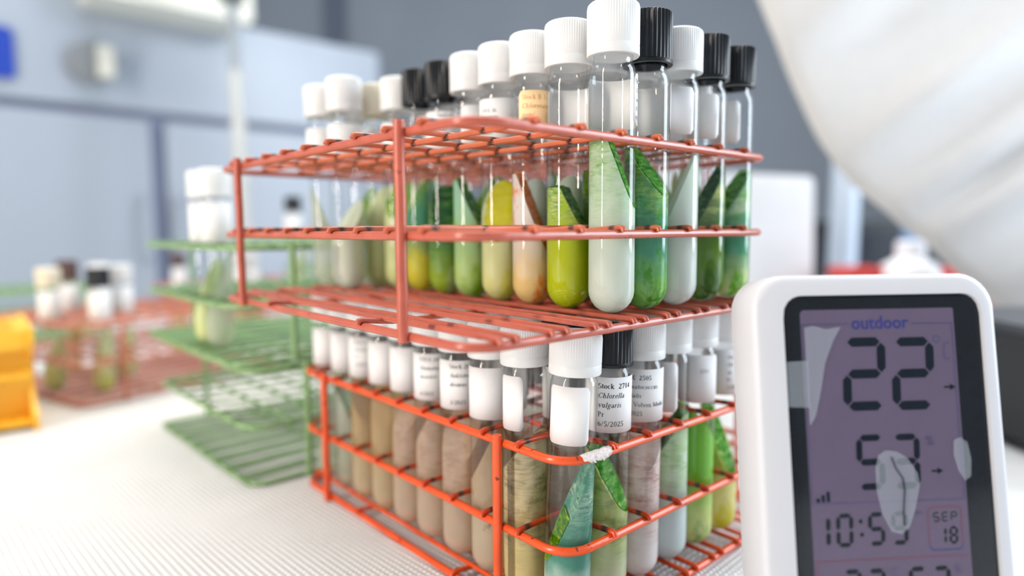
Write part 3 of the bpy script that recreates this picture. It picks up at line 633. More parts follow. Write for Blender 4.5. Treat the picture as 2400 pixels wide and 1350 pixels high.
for (i, j) in [(i, 4) for i in range(1, 8)] + [(i, 5) for i in range(1, 4)] + [(1, 6), (2, 6), (1, 7)]:
    k = keys[(i * 3 + j * 5) % 8]
    tube(UP(i, j), hid, 'inner tubes of the upper orange rack', ag=A[k], slant=(0.042 + 0.01 * rnd.random(), 0.02, rnd.uniform(-180, 180)), film=FM['lime'] if (i + j) % 2 else FM['green'], lab=(rnd.uniform(-180, 180), 80))
# --- lower rack, row facing left
tube(LP(0, 0), 'white-capped tube with teal leaf-like growth at the near corner of the lower rack', gL, lower=True, ag=A['tealgel'], slant=(0.047, 0.025, 98, 0.071), film=FM['ruffle'], frange=(-1.0, -0.1), lab=(-14, 52, 0.0765, 0.1005), tilt=(0, 0.034))
tube(LP(1, 0), 'white-capped tube of brown agar with dark flecks, left of the corner tube', gL, lower=True, ag=A['brown'], slant=(0.068, 0.012, 75, 0.076), lab=(-38, 34))
tube(LP(2, 0), 'white-capped tube of grey-brown agar behind the front orange post', gL, lower=True, ag=A['brown2'], slant=(0.064, 0.020, 80, 0.076), lab=(-10, 95))
tube(LP(3, 0), 'white-capped tube with lettered label and pale beige agar, fourth from the corner', gL, lower=True, ag=A['beige'], slant=(0.062, 0.016, 150, 0.074), lab=(5, 95), text=(['Stock 2044', ('Ankistro', 1, 0), ('desmus', 1, 0), '', '3/2025'], 0.0968, -0.0066, 0.0044, 0.0028, INK))
tube(LP(4, 0), 'white-capped tube with lettered label and pinkish agar, fifth from the corner', gL, lower=True, ag=A['beige'], slant=(0.064, 0.016, 60, 0.074), lab=(0, 95), text=(['UTEX 2480', ('Haematoc', 1, 0), ('lacustris', 1, 0), '', '6/2025'], 0.0968, -0.0075, 0.0044, 0.0026, INK))
tube(LP(5, 0), 'white-capped tube with blank label and pale tan agar, middle of the left row', gL, lower=True, ag=A['beige'], slant=(0.064, 0.014, 120, 0.074), lab=(0, 95))
tube(LP(6, 0), 'white-capped tube with blank label and brown-ringed agar', gL, lower=True, ag=A['tan'], slant=(0.064, 0.014, 160, 0.074), lab=(0, 95))
tube(LP(7, 0), 'white-capped tube with faint lettering and a brown plug low down', gL, lower=True, ag=A['tan'], slant=(0.062, 0.016, 200, 0.074), lab=(0, 95), text=(['Stock 118', ('Volvox', 1, 0), 'Pr', '2/2025'], 0.0968, -0.0075, 0.0044, 0.0026, INK))
tube(LP(8, 0), 'white-capped tube with thin green streak, second from the left end of lower rack', gL, lower=True, ag=A['clear'], slant=(0.042, 0.026, -80), film=FM['green'], lab=(0, 95))
tube(LP(9, 0), 'leftmost tube of the lower orange rack, white-capped with green streak', gL, lower=True, ag=A['clear'], slant=(0.042, 0.028, 70), film=FM['green'], lab=(0, 95))
# --- lower rack, column facing right
tube(LP(0, 1), 'black-capped tube labelled Stock 2714 in the lower orange rack', gL, cap='b', lower=True, ag=A['limeblot'], slant=(0.056, 0.018, -105, 0.068), film=FM['green'], lab=(12, 88), tilt=(0, 0.012),
     text=([('Stock  2714', 0, 1), ('Chlorella', 1, 0), ('vulgaris', 1, 0), 'Pr', '6/5/2025'], 0.0958, -0.0066, 0.0041, 0.0031, INK))
tube(LP(0, 2), 'white-capped tube with red veins, its label printed X 2505', gL, lower=True, ag=A['veined'], slant=(0.064, 0.014, 170, 0.074), lab=(8, 88), tilt=(0, 0.01),
     text=([('UTEX  2505', 0, 1), ('Haematococcus', 1, 0), ('pluvialis', 1, 0), 'mod. Volvox Media', '6/5/2025'], 0.0958, -0.0110, 0.0041, 0.0028, INK))
tube(LP(0, 3), 'white-capped tube of blue-white agar right of the red-veined tube', gL, lower=True, ag=A['skyagar'], slant=(0.064, 0.016, 100, 0.074), film=FM['green'], lab=(-25, 50))
tube(LP(0, 4), 'white-capped tube of vivid green agar with blank label, right side of lower rack', gL, lower=True, ag=A['vivid'], slant=(0.066, 0.012, -60, 0.074), film=FM['lime'], lab=(8, 70), text=(['', ' 2511'], 0.0958, 0.000, 0.0040, 0.0024, INK))
tube(LP(0, 5), 'yellow-green tube with a lined label, last on the right of lower rack', gL, lower=True, ag=A['yelgreen'], slant=(0.052, 0.024, -108, 0.072), film=FM['green'], lab=(20, 80), text=(['Stock 77', ('Oocystis', 1, 0), ('sp.', 1, 0), 'Pr', '5/2025'], 0.0958, 0.000, 0.0040, 0.0026, INK))
keys2 = ['beige', 'tan', 'palemint', 'clear', 'limeblot', 'cream', 'brown2', 'beige']
hid2 = 'white-capped tube packed in the inner rows of the lower orange rack'
for (i, j) in [(i, 1) for i in range(1, 10)] + [(i, 2) for i in range(1, 10)] + [(i, 3) for i in (1, 2, 3, 5, 7)] + [(1, 4), (2, 4)]:
    bk = (i, j) == (1, 1)
    k = keys2[(i * 3 + j * 5) % 8]
    tube(LP(i, j), 'black-capped tube in the inner rows of the lower rack, under the upper rack floor' if bk else hid2, 'inner tubes of the lower orange rack', cap='b' if bk else 'w', lower=True, ag=A[k], slant=(0.042 + 0.01 * rnd.random(), 0.02, rnd.uniform(-180, 180)), film=FM['fleck'] if (i + j) % 3 == 0 else None, lab=(rnd.uniform(-180, 180), 85))
# torn tape stuck on the lower rack's top bar, near the corner
def wpt(b, a, z): return Vector((L0[0] + math.cos(YAW) * b - math.sin(YAW) * a, L0[1] + math.sin(YAW) * b + math.cos(YAW) * a, L0[2] + z))
mb = MB(); rr = random.Random(3); vs = []; fs = []; n = 22; ns = 9
for i in range(n + 1):
    b = 0.0075 + 0.0175 * i / n
    for k in range(ns + 1):
        ang = (-0.9 + rr.uniform(-0.25, 0.25)) + (2.6 + rr.uniform(-0.2, 0.3)) * k / ns if 3 < i < n - 2 else -0.3 + 1.5 * k / ns
        rad = BR + 0.0002 + (0.0016 * rr.random() if k == 0 else 0.0003 * rr.random())
        p = wpt(b + rr.uniform(-1, 1) * 0.0003, -math.cos(ang + 0.5) * rad, H + math.sin(ang + 0.5) * rad); vs.append(tuple(p))
for i in range(n):
    for k in range(ns): q = i * (ns + 1) + k; fs.append((q, q + ns + 1, q + ns + 2, q + 1))
mb.add(vs, fs)
o = build('tape_scrap', mb, TAPE, smooth=180); so = o.modifiers.new('s', 'SOLIDIFY'); so.thickness = 0.0003; so.offset = 1
tag(o, 'scrap of torn white tape stuck on the lower rack corner bar', 'tape')

# ------------------------------------------------------------------ tubes in the green rack
def GP(i, j): return rack_point(GU, gy, i, j)
tube(GP(9, 2), 'white-capped tube with green blades in the green rack, nearer of two', 'tubes in the green rack', ag=A['clear'], slant=(0.045, 0.028, 75), film=FM['lime'], lab=(0, 120, 0.070, 0.1035))
tube(GP(9, 3), 'white-capped tube with green blades in the green rack, further of two', 'tubes in the green rack', ag=A['paleyel'], slant=(0.04, 0.026, 60), film=FM['lime'], lab=(0, 120, 0.070, 0.1035))

# ------------------------------------------------------------------ digital thermometer
def make_meter():
    Y, Tl = math.radians(5.8), math.radians(9.7)
    t = thing('digital_thermometer', 'white digital thermometer with purple LCD reading 22 and 53 percent', 'thermometer', (0.13347, 0.21175, 0.0), Y)
    t.rotation_euler = (-Tl, 0, Y)
    V0 = 0.1141      # height of the calibrated centre above the base
    white = plain('white_abs_plastic', (0.56, 0.56, 0.59), 0.45, 0.01, 60); black = plain('gloss_black_bezel', (0.003, 0.005, 0.008), 0.12, 0.2, 60, spec=0.22)
    lcd = plain('purple_lcd_film', srgb(98, 86, 106), 0.5, 0.04, 40, spec=0.1); seg = plain('lcd_dark_segment', srgb(10, 20, 32), 0.6, 0.05, 100, spec=0.05)
    blue = plain('lcd_blue_print', srgb(44, 50, 120), 0.5, 0.05, 100, spec=0.2); faint = plain('lcd_faint_print', srgb(76, 70, 104), 0.5, 0.05, 100, spec=0.2)
    red = plain('lcd_red_print', srgb(110, 60, 84), 0.5, 0.05, 100, spec=0.2); film = None
    def M(uu, vv, n=0.0): return (uu / 1000, -n / 1000, vv / 1000 + V0)   # local: x=u, -y=out of face, z=v
    def slab(name, poly, n0, n1, m, parent=t, bevel=0.0, smooth=40):
        mb = MB(); k = len(poly)
        mb.add([M(x, y, n0) for x, y in poly] + [M(x, y, n1) for x, y in poly],
               [tuple(range(k)), tuple(range(2*k-1, k-1, -1))] + [(i, k+i, k+(i+1)%k, (i+1)%k) for i in range(k)])
        o = build(name, mb, m, parent, smooth=smooth)
        if bevel:
            b = o.modifiers.new('b', 'BEVEL'); b.width = bevel; b.segments = 4; b.limit_method = 'ANGLE'; b.angle_limit = math.radians(50)
        return o
    bz = rrect(-34.6, 42.2, -84, 32.2, 7, 8)
    # body: crowned top edge, straight sides
    outer = []
    for x, y in rrect(-46.2, 48.4, -114, 39.0, 11, 10):
        if y > 20: y += 1.8 * (1 - ((x - 1.1) / 47) ** 2) ; x *= (1 - 0.0014 * (y - 20))
        outer.append((x, y))
    nO, nI = len(outer), len(bz)
    mb = MB()
    # front face as ring between outer and bezel opening (both share the angular sampling by arclength), back, sides
    def resample(P, n):
        P = [Vector((a, b)) for a, b in P]; cx, cy = 2.0, -30.0; out = []
        for k in range(n):
            a = 2 * PI * k / n; d = Vector((math.cos(a) * 0.75, math.sin(a) * 1.2)); best = None
            for p, q in zip(P, P[1:] + P[:1]):
                e = q - p; den = d.x * e.y - d.y * e.x
                if abs(den) < 1e-9: continue
                w = p - Vector((cx, cy)); s = (w.x * e.y - w.y * e.x) / den; r = (w.x * d.y - w.y * d.x) / den
                if s > 0 and -1e-6 <= r <= 1 + 1e-6 and (best is None or s < best): best = s
            out.append((cx + d.x * best, cy + d.y * best))
        return out
    n = 160; O = resample(outer, n); I = resample(bz, n)
    def scale(P, k): return [(1.1 + (x - 1.1) * (1 - k / 47), y - (k if y > 30 else 0) * 1.0 if y > -100 else y) for x, y in P]
    rings = [(scale(O, 2.2), -22), (O, -18), (O, -2.6), (scale(O, 0.7), -0.7), (scale(O, 2.2), 0.0), (I, 0.0), (I, -2.0)]
    vs = []; fs = []
    for P, nn in rings: vs += [M(x, y, nn) for x, y in P]
    for r in range(len(rings) - 1):
        for k in range(n): k2 = (k + 1) % n; fs.append((r*n+k, r*n+k2, (r+1)*n+k2, (r+1)*n+k))
    fs.append(tuple(range(n - 1, -1, -1)))
    mb.add(vs, fs); build('case', mb, white, t, smooth=50)
    slab('bezel', [(x, y) for x, y in I], -3.0, -1.4, black, t)
    # sloping inner frame round the lcd
    lc = rrect(-27.6, 31.8, -80, 27.0, 0.6, 2)
    mb = MB(); I2 = resample(rrect(-31.2, 38.0, -82, 30.0, 4, 6), n); Lr = resample(lc, n); vs = []; fs = []
    for P, nn in ((I2, -1.38), (scale(I2, 0.0), -1.1), (resample(rrect(-29.4, 35.0, -81, 28.6, 2, 4), n), -1.1), (Lr, -1.35)): vs += [M(x, y, nn) for x, y in P]
    for r in range(3):
        for k in range(n): k2 = (k + 1) % n; fs.append((r*n+k, r*n+k2, (r+1)*n+k2, (r+1)*n+k))
    mb.add(vs, fs); build('inner_frame', mb, black, t, smooth=30)
    scr = slab('lcd_screen', lc, -1.4, -1.3, lcd, t)
    def seg7(ch, u0, v0, w, h, th, slantk=0.0):
        """returns polygons for a seven segment glyph; u0,v0 = top-left"""
        g = th * 0.12; a = th / 2
        def hbar(y, x0=0, x1=w): return [(x0 + a + g, y), (x0 + th + g, y + a), (x1 - th - g, y + a), (x1 - a - g, y), (x1 - th - g, y - a), (x0 + th + g, y - a)]
        def vbar(x, y0, y1): return [(x, y0 - g), (x + a, y0 - a - g), (x + a, y1 + a + g), (x, y1 + g), (x - a, y1 + a + g), (x - a, y0 - a - g)]
        m_ = -h / 2
        S_ = {'a': hbar(-a), 'g': hbar(m_), 'd': hbar(-h + a), 'f': vbar(a, -a, m_), 'b': vbar(w - a, -a, m_), 'e': vbar(a, m_, -h + a), 'c': vbar(w - a, m_, -h + a)}
        D_ = {'0': 'abcdef', '1': 'bc', '2': 'abged', '3': 'abgcd', '4': 'fgbc', '5': 'afgcd', '6': 'afgedc', '7': 'abc', '8': 'abcdefg', '9': 'abcdfg', 'C': 'afed', 'S': 'afgcd', 'E': 'afged', 'P': 'abfge', '-': 'g'}
        return [[(u0 + x + slantk * (y + h), v0 + y) for x, y in S_[s]] for s in D_[ch]]
    def digits(name, items, m, nlev=-1.22):
        mb = MB()
        for polys in items:
            for P in polys:
                k = len(P); ar = sum(P[i][0]*P[(i+1)%k][1]-P[(i+1)%k][0]*P[i][1] for i in range(k))
                if ar < 0: P = P[::-1]
                mb.add([M(x, y, nlev) for x, y in P], [tuple(range(k))])
        return build(name, mb, m, scr, smooth=None)
    sk = 0.035
    digits('temperature_digits', [seg7('2', -13.2, 16.8, 16.6, 26.2, 3.3, sk), seg7('2', 5.6, 16.5, 16.6, 26.2, 3.3, sk)], seg)
    digits('humidity_digits', [seg7('5', -9.9, -17.9, 10.8, 19.4, 2.3, sk), seg7('3', 3.6, -18.1, 10.8, 19.4, 2.3, sk)], seg)
    col = [[(u + 0.8 * math.cos(a), v + 0.8 * math.sin(a)) for a in np.arange(8) * PI / 4] for u, v in ((-9.4, -48.0), (-9.2, -52.6))]
    digits('clock_digits', [seg7('1', -26.6, -45.2, 5.6, 11.6, 1.7, sk), seg7('0', -18.9, -45.0, 6.4, 11.6, 1.6, sk), col, seg7('5', -7.0, -45.1, 6.4, 11.6, 1.6, sk), seg7('9', 1.8, -45.2, 6.4, 11.6, 1.6, sk)], seg)
    digits('date_digits', [seg7('1', 20.0, -51.3, 2.8, 6.2, 0.9, sk), seg7('8', 23.8, -51.3, 3.4, 6.2, 1.0, sk)], seg)
    digits('month_letters', [seg7('S', 18.0, -46.2, 2.6, 3.4, 0.5, sk), seg7('E', 21.4, -46.2, 2.6, 3.4, 0.5, sk), seg7('P', 24.8, -46.2, 2.6, 3.4, 0.5, sk)], seg)
    digits('indoor_digits', [seg7('2', -17.6, -64.2, 7.0, 13.0, 1.7, sk), seg7('7', -8.6, -64.4, 7.0, 13.0, 1.7, sk), seg7('5', 7.0, -64.6, 7.0, 13.0, 1.7, sk), seg7('3', 16.0, -64.8, 7.0, 13.0, 1.7, sk)], seg)
    digits('celsius_sign', [seg7('C', 26.6, 14.4, 3.2, 6.4, 0.7, sk), [[(24.4 + r_ * math.cos(a), 15.6 + r_ * math.sin(a)) for r_, a in ((1.5, a0), (1.5, a1), (1.0, a1), (1.0, a0))] for a0, a1 in [(k*PI/6, (k+1)*PI/6) for k in range(12)]]], faint)
    def arrow(u, v, w=4.6): return [[(u, v + .35), (u + w*.55, v + .35), (u + w*.55, v - .35), (u, v - .35)], [(u + w*.5, v + 1.2), (u + w, v), (u + w*.5, v - 1.2)]]
    digits('trend_arrows', [arrow(26.0, -1.9), arrow(18.8, -31.7)], seg)
    digits('signal_bars', [[[(-25.4 + 1.9*k, -41.2 + 0.4), (-24.1 + 1.9*k, -41.2 + 0.4), (-24.1 + 1.9*k, -39.4 + 1.1*k), (-25.4 + 1.9*k, -39.4 + 1.1*k)] for k in range(3)]], seg)
    def bar(u0, v0, u1, v1, w=0.45):
        d = Vector((u1-u0, v1-v0)).normalized(); q = Vector((-d.y, d.x)) * w / 2
        return [(u0-q.x, v0-q.y), (u1-q.x, v1-q.y), (u1+q.x, v1+q.y), (u0+q.x, v0+q.y)]
    digits('ruled_lines', [[bar(-27, 21.8, -9.6, 21.8), bar(15, 21.5, 31, 21.4), bar(30.8, 21.4, 30.8, -41.6), bar(-27, 21.8, -27, -41.4, .3), bar(-27.4, -41.3, 31, -41.9)]], faint)
    box = rrect(16.2, 29.0, -59.4, -44.4, 2, 4)
    digits('date_box', [[bar(a[0], a[1], b[0], b[1], 0.4) for a, b in zip(box, box[1:] + box[:1]) if max(a[1], b[1]) < -46.5]], blue)
    digits('date_box_top', [[bar(a[0], a[1], b[0], b[1], 0.5) for a, b in zip(box, box[1:] + box[:1]) if max(a[1], b[1]) >= -46.5], [bar(-26.4, -61.0, 30.4, -61.6, .5), bar(-26.4, -61, -26.4, -79, .5)]], red)
    def words(name, s, u, v, size, m, bold=0.0):
        vv, ff = text_geo(s, size, 0, bold); mb = MB(); mb.add([M(u + x, v + y, -1.21) for x, y, _ in vv], ff); build(name, mb, m, scr, smooth=None)
    words('outdoor_lettering', 'outdoor', -8.4, 19.9, 6.5, blue, 0.12)
    words('percent_sign', '%', 17.2, -22.6, 5.2, faint, 0.0)
    words('am_lettering', 'am', 11.4, -46.6, 2.6, faint, 0.0)
    words('indoor_percent', '%', 24.6, -67.6, 4.4, faint, 0.0)
    words('indoor_degree', '°C', -1.0, -67.6, 4.4, faint, 0.0)
    # clear window film with peeling, cloudy patches
    fm, N, L, out = mat('cloudy_peeling_film')
    tr = N('ShaderNodeBsdfTransparent'); df = N('ShaderNodeBsdfPrincipled'); df.inputs['Base Color'].default_value = (0.62, 0.68, 0.75, 1); df.inputs['Roughness'].default_value = 0.3
    ms = N('ShaderNodeMixShader'); ms.inputs[0].default_value = 0.13; L(tr.outputs[0], ms.inputs[1]); L(df.outputs[0], ms.inputs[2]); L(ms.outputs[0], out.inputs[0])
    gm, N, L, out = mat('screen_window')
    tr = N('ShaderNodeBsdfTransparent'); tr.inputs[0].default_value = (0.97, 0.97, 0.98, 1); gl = N('ShaderNodeBsdfGlossy'); gl.inputs['Roughness'].default_value = 0.08
    ms = N('ShaderNodeMixShader'); ms.inputs[0].default_value = 0.015; L(tr.outputs[0], ms.inputs[1]); L(gl.outputs[0], ms.inputs[2]); L(ms.outputs[0], out.inputs[0])
    win = slab('window', [(x, y) for x, y in rrect(-33.5, 41.4, -83, 31.2, 5, 6)], -0.75, -0.7, gm, t)
    def blob(name, P):
        return slab(name, P, -0.64, -0.5, fm, win)
    blob('peeled_film', [(-26.6, 20.6), (-23.4, 21.4), (-18.6, 20.0), (-12.8, 20.8), (-16.0, 16.0), (-19.6, 8.0), (-21.8, -2.0), (-24.4, -11.0), (-26.6, -14.0)])
    blob('peeled_film', [(-1.6, -25.2), (1.4, -23.6), (5.6, -24.2), (9.4, -26.6), (12.8, -32.0), (13.4, -36.0), (11.2, -44.0), (8.6, -50.4), (5.4, -53.0), (1.6, -52.0), (-1.4, -46.0), (-3.0, -38.0), (-3.0, -30.0)])
    blob('film_bubble', [(27.8, -21.0), (30.4, -20.0), (33.0, -22.0), (34.0, -28.0), (33.4, -34.0), (31.0, -35.4), (28.8, -32.0), (27.4, -26.0)])
    blob('clear_tape', [(-36.4, 8.6), (-26.0, 9.0), (-26.2, -7.6), (-36.8, -7.0)])
    mb = MB(); mb.tube([M(u, v, -0.4) for u, v in ((3.2, -26.0), (4.6, -30.0), (7.0, -33.6), (7.4, -38.0), (6.6, -44.0), (6.4, -50.0))], 0.00022, 6); build('hair_crack', mb, black, win, smooth=60)
    # foot behind, so that it stands leaning back
    mb = MB(); mb.add([M(-30, -114, -21), M(34, -114, -21), M(34, -60, -21), M(-30, -60, -21), (-0.030, 0.062, 0.0103), (0.034, 0.062, 0.0103), (0.034, 0.058, 0.0103), (-0.030, 0.058, 0.0103)], [(0,1,5,4),(2,3,7,6),(1,2,6,5),(0,4,7,3),(0,3,2,1),(4,5,6,7)])
    build('kickstand', mb, white, t, smooth=None)
    return t
make_meter()

# ------------------------------------------------------------------ far racks and tubes on the left
fy = math.radians(90 + 47)
def corner_origin(cx, cy, z, yaw):      # (cx,cy) = corner between the short side (left-back) and the long side (right-back)
    ax, ay = -math.sin(yaw), math.cos(yaw)
    return (cx - RL * ax, cy - RL * ay, z)
FO = corner_origin(-0.408, 0.610, BR, math.radians(90 + 58))
fyaw = math.radians(90 + 58)
make_rack('wire_rack', 'blurred brown-orange wire rack behind the green racks, with a few tubes', FO, fyaw, RUST, RUST, 'wire tube racks')
def FP(i, j): return rack_point(FO, fyaw, i, j)
tube(FP(8, 1), 'black-capped tube with white label and green blade in the brown-orange rack', 'tubes in the brown-orange rack', cap='b', ag=A['lemon'], slant=(0.042, 0.026, 70), film=FM['lime'], lab=(0, 115, 0.064, 0.1035))
tube(FP(9, 3), 'cream-capped tube left of the black cap in the brown-orange rack', 'tubes in the brown-orange rack', capcol=CREAM_CAP, ag=A['paleyel'], slant=(0.04, 0.02, 70), lab=(0, 115, 0.064, 0.1035))
tube(FP(7, 3), 'white-capped tube right of the black cap, first of three in the brown-orange rack', 'tubes in the brown-orange rack', ag=A['paleyel'], slant=(0.04, 0.02, 70), lab=(0, 115, 0.064, 0.1035))
tube(FP(6, 3), 'white-capped tube in the middle of the brown-orange rack', 'tubes in the brown-orange rack', ag=A['paleyel'], slant=(0.04, 0.02, 70), lab=(0, 115, 0.064, 0.1035))
tube(FP(6, 5), 'white-capped tube at the back of the brown-orange rack', 'tubes in the brown-orange rack', ag=A['paleyel'], slant=(0.04, 0.02, 70), lab=(0, 115, 0.064, 0.1035))
tube(FP(7, 6), 'brown-capped tube standing tallest behind the white caps', 'tubes in the brown-orange rack', cap='b', capcol=BROWN_CAP, ag=A['tan'], slant=(0.04, 0.02, 70), lab=(0, 115, 0.064, 0.1035), dz=0.004)
# second far rack, seen through the gaps of the green stack
F2y = math.radians(90 + 50)
F2 = corner_origin(-0.46, 0.97, BR, F2y)
make_rack('wire_rack', 'reddish wire rack far behind the green stack', F2, F2y, RUST, RUST, 'wire tube racks')
for (i, j, lb, cp_, cc) in ((9, 4, 'brown-capped tube seen left of the green rack corner', 'b', BROWN_CAP), (7, 0, 'white-labelled tube seen through the top gap of the green rack', 'w', None), (6, 0, 'second white tube in the far rack, beside the gap in the green rack', 'w', None), (2, 0, 'white tube seen behind the green post', 'w', None)):
    tube(rack_point(F2, F2y, i, j), lb, 'tubes in the far reddish rack', cap=cp_, capcol=cc, ag=A['paleyel'], slant=(0.04, 0.02, 70), lab=(0, 120, 0.060, 0.1035))
F3y = math.radians(90 + 43.4)
F3 = corner_origin(-0.170, 0.718, BR, F3y); F3u = (F3[0], F3[1], BR + H + 2 * BR + 0.0016)
make_rack('wire_rack', 'green wire rack on the liner far behind the orange stack', F3, F3y, GREEN, GREEN_W, 'wire tube racks')
make_rack('wire_rack', 'green wire rack stacked far behind, holding one black-capped tube', F3u, F3y, GREEN, GREEN_W, 'wire tube racks')
tube(rack_point(F3u, F3y, 9, 7), 'black-capped tube with white label seen through the empty corner of the upper orange rack', 'tubes in the far green rack', cap='b', ag=A['paleyel'], slant=(0.04, 0.02, 70), lab=(0, 120, 0.060, 0.1035))
# pale green rack at the far left, in front of the cabinets
F4y = math.radians(90 + 47)
make_rack('wire_rack', 'pale green wire rack at the far left in front of the white cabinets', corner_origin(-0.80, 0.86, BR, F4y), F4y, GREEN, GREEN_W, 'wire tube racks')

# ------------------------------------------------------------------ yellow plastic rack, far left
YEL = plain('yellow_rack_plastic', srgb(250, 190, 50), 0.4, 0.04, 20)
yr = thing('plastic_rack', 'yellow plastic tube rack at the left edge of the picture', 'test tube rack', (-0.410, 0.548, -0.0004), math.radians(40))
def plate_with_holes(name, z, w, l, th, nx, ny, r):
    bm = bmesh.new(); mb = MB(); dx, dy = w / nx, l / ny
    for i in range(nx):
        for j in range(ny):
            cx, cy = -w + dx * (i + 0.5), dy * (j + 0.5); n = 12; vs = []; fs = []
            sq = []
            for k in range(n):
                a = 2 * PI * k / n + PI / 4; s = max(abs(math.cos(a)), abs(math.sin(a))); sq.append((cx + dx/2*math.cos(a)/s, cy + dy/2*math.sin(a)/s))
            for zz in (0, th):
                vs += [(x, y, z + zz) for x, y in sq] + [(cx + r*math.cos(2*PI*k/n + PI/4), cy + r*math.sin(2*PI*k/n + PI/4), z + zz) for k in range(n)]
            for k in range(n):
                k2 = (k + 1) % n
                fs += [(k, n+k, n+k2, k2), (2*n+k, 2*n+k2, 3*n+k2, 3*n+k), (n+k, 3*n+k, 3*n+k2, n+k2), (k, k2, 2*n+k2, 2*n+k)]
            mb.add(vs, fs)
    bm.free(); return build(name, mb, YEL, yr, smooth=30)
plate_with_holes('top_shelf', 0.082, 0.26, 0.115, 0.004, 10, 4, 0.0095)
plate_with_holes('middle_shelf', 0.045, 0.26, 0.115, 0.003, 10, 4, 0.0095)
plate_with_holes('bottom_shelf', 0.004, 0.26, 0.115, 0.003, 10, 4, 0.003)
for x in (0.0, -0.26):      # waisted end panels
    mb = MB(); P = [(-0.004, 0), (0.119, 0), (0.119, 0.012), (0.085, 0.030), (0.082, 0.055), (0.119, 0.076), (0.119, 0.088), (-0.004, 0.088), (-0.004, 0.076), (0.030, 0.055), (0.027, 0.030), (-0.004, 0.012)]
    k = len(P); mb.add([(x, a, b) for a, b in P] + [(x + 0.004, a, b) for a, b in P], [tuple(range(k-1, -1, -1)), tuple(range(k, 2*k))] + [(i, (i+1)%k, k+(i+1)%k, k+i) for i in range(k)])
    build('end_panel', mb, YEL, yr, smooth=None)
for y in (0.0, 0.111):
    mb = MB(); mb.box(-0.256, 0.0, y, y + 0.004, 0.070, 0.082); build('side_rail', mb, YEL, yr, smooth=None)

for y in (0.029, 0.080):     # solid waist panels down the long sides
    mb = MB(); mb.box(-0.256, 0.0, y, y + 0.003, 0.007, 0.082); build('side_panel', mb, YEL, yr, smooth=None)

# ------------------------------------------------------------------ background: cabinet, poles, box, cloth, equipment
CABM = plain('cool_white_cabinet_enamel', srgb(160, 170, 184), 0.28, 0.015, 3)
CABS = plain('cabinet_seam_shadow_gap', srgb(120, 130, 155), 0.5, 0.02, 5)
dr = Vector((math.cos(YAW), math.sin(YAW), 0)); 
cab = thing('storage_cabinet', 'large pale blue-white cabinet at the left behind the racks', 'cabinet', (-1.015, 1.329, -0.9), YAW)
CB = 0.9
mb = MB(); mb.box(-0.9, 0.86, 0.02, 0.55, 0.004, CB + 0.666); build('carcass', mb, CABS, cab, smooth=None)
def door(x0, x1, z0, z1, nm='door'):
    P = rrect(x0, x1, z0, z1, 0.008, 4); k = len(P); mb = MB()
    mb.add([(a, 0.0, b) for a, b in P] + [(a, 0.02, b) for a, b in P], [tuple(range(k)), tuple(range(2*k-1, k-1, -1))] + [(i, k+i, k+(i+1)%k, (i+1)%k) for i in range(k)])
    o = build(nm, mb, CABM, cab, smooth=30); b = o.modifiers.new('b', 'BEVEL'); b.width = 0.003; b.segments = 2; b.limit_method = 'ANGLE'; return o
up_ = door(-0.9, 0.86, CB + 0.437, CB + 0.664, 'upper_panel')
d1 = door(-0.9, 0.2665, 0.02, CB + 0.417); d2 = door(0.2985, 0.86, 0.02, CB + 0.417)
# gauge on the upper panel
gm_ = plain('gauge_grey_rim', (0.22, 0.24, 0.26), 0.4); gf_ = plain('gauge_cream_face', (0.66, 0.67, 0.60), 0.5)
mb = MB(); mb.lathe([(0, 0.0), (0.042, 0.0), (0.042, 0.02), (0.034, 0.024), (0, 0.024)], 28); o = build('gauge', mb, gm_, up_, loc=(0.155, 0.0, CB + 0.525), rot=(PI/2, 0, 0))
mb = MB(); mb.box(0.165, 0.195, -0.046, -0.024, CB + 0.492, CB + 0.556); o2 = build('gauge_face', mb, gf_, up_, smooth=None)
for x in (0.245, 0.322):
    mb = MB(); mb.tube([(x, 0.004, CB + 0.10), (x, -0.03, CB + 0.11), (x, -0.03, CB + 0.24), (x, 0.004, CB + 0.25)], 0.006, 8); build('handle', mb, CABM, d1 if x < 0.28 else d2)
mb = MB(); mb.prism(rrect(-0.10, 0.0, -0.05, 0.05, 0.012, 5), 0, 0.004)
o = build('blue_sign', mb, plain('deep_blue_sign', srgb(20, 60, 165), 0.4, 0.05, 20)); a0 = Vector((-1.015, 1.329, 0)) + dr * 0.028 + Vector((math.sin(YAW), -math.cos(YAW), 0)) * 0.006
o.matrix_world = Matrix.Translation((a0.x, a0.y, 0.522)) @ Matrix.Rotation(YAW, 4, 'Z') @ Matrix.Rotation(PI/2, 4, 'X')
tag(o, 'blue square sign at the left edge on the white cabinet', 'sign')
mb = MB(); P = rrect(-0.16, 0.16, -0.10, 0.10, 0.012, 4); mb.prism(P, 0, 0.13)
o = build('white_box', mb, plain('cream_box_card', srgb(222, 224, 216), 0.6, 0.03, 8)); a0 = Vector((-1.015, 1.329, 0)) + dr * 0.30 - Vector((-math.sin(YAW), math.cos(YAW), 0)) * 0.002
o.matrix_world = Matrix.Translation((a0.x + 0.0, a0.y, 0.735)) @ Matrix.Rotation(YAW, 4, 'Z') @ Matrix.Rotation(PI/2, 4, 'X')
tag(o, 'cream white box fixed at the top edge of the white cabinet', 'box')

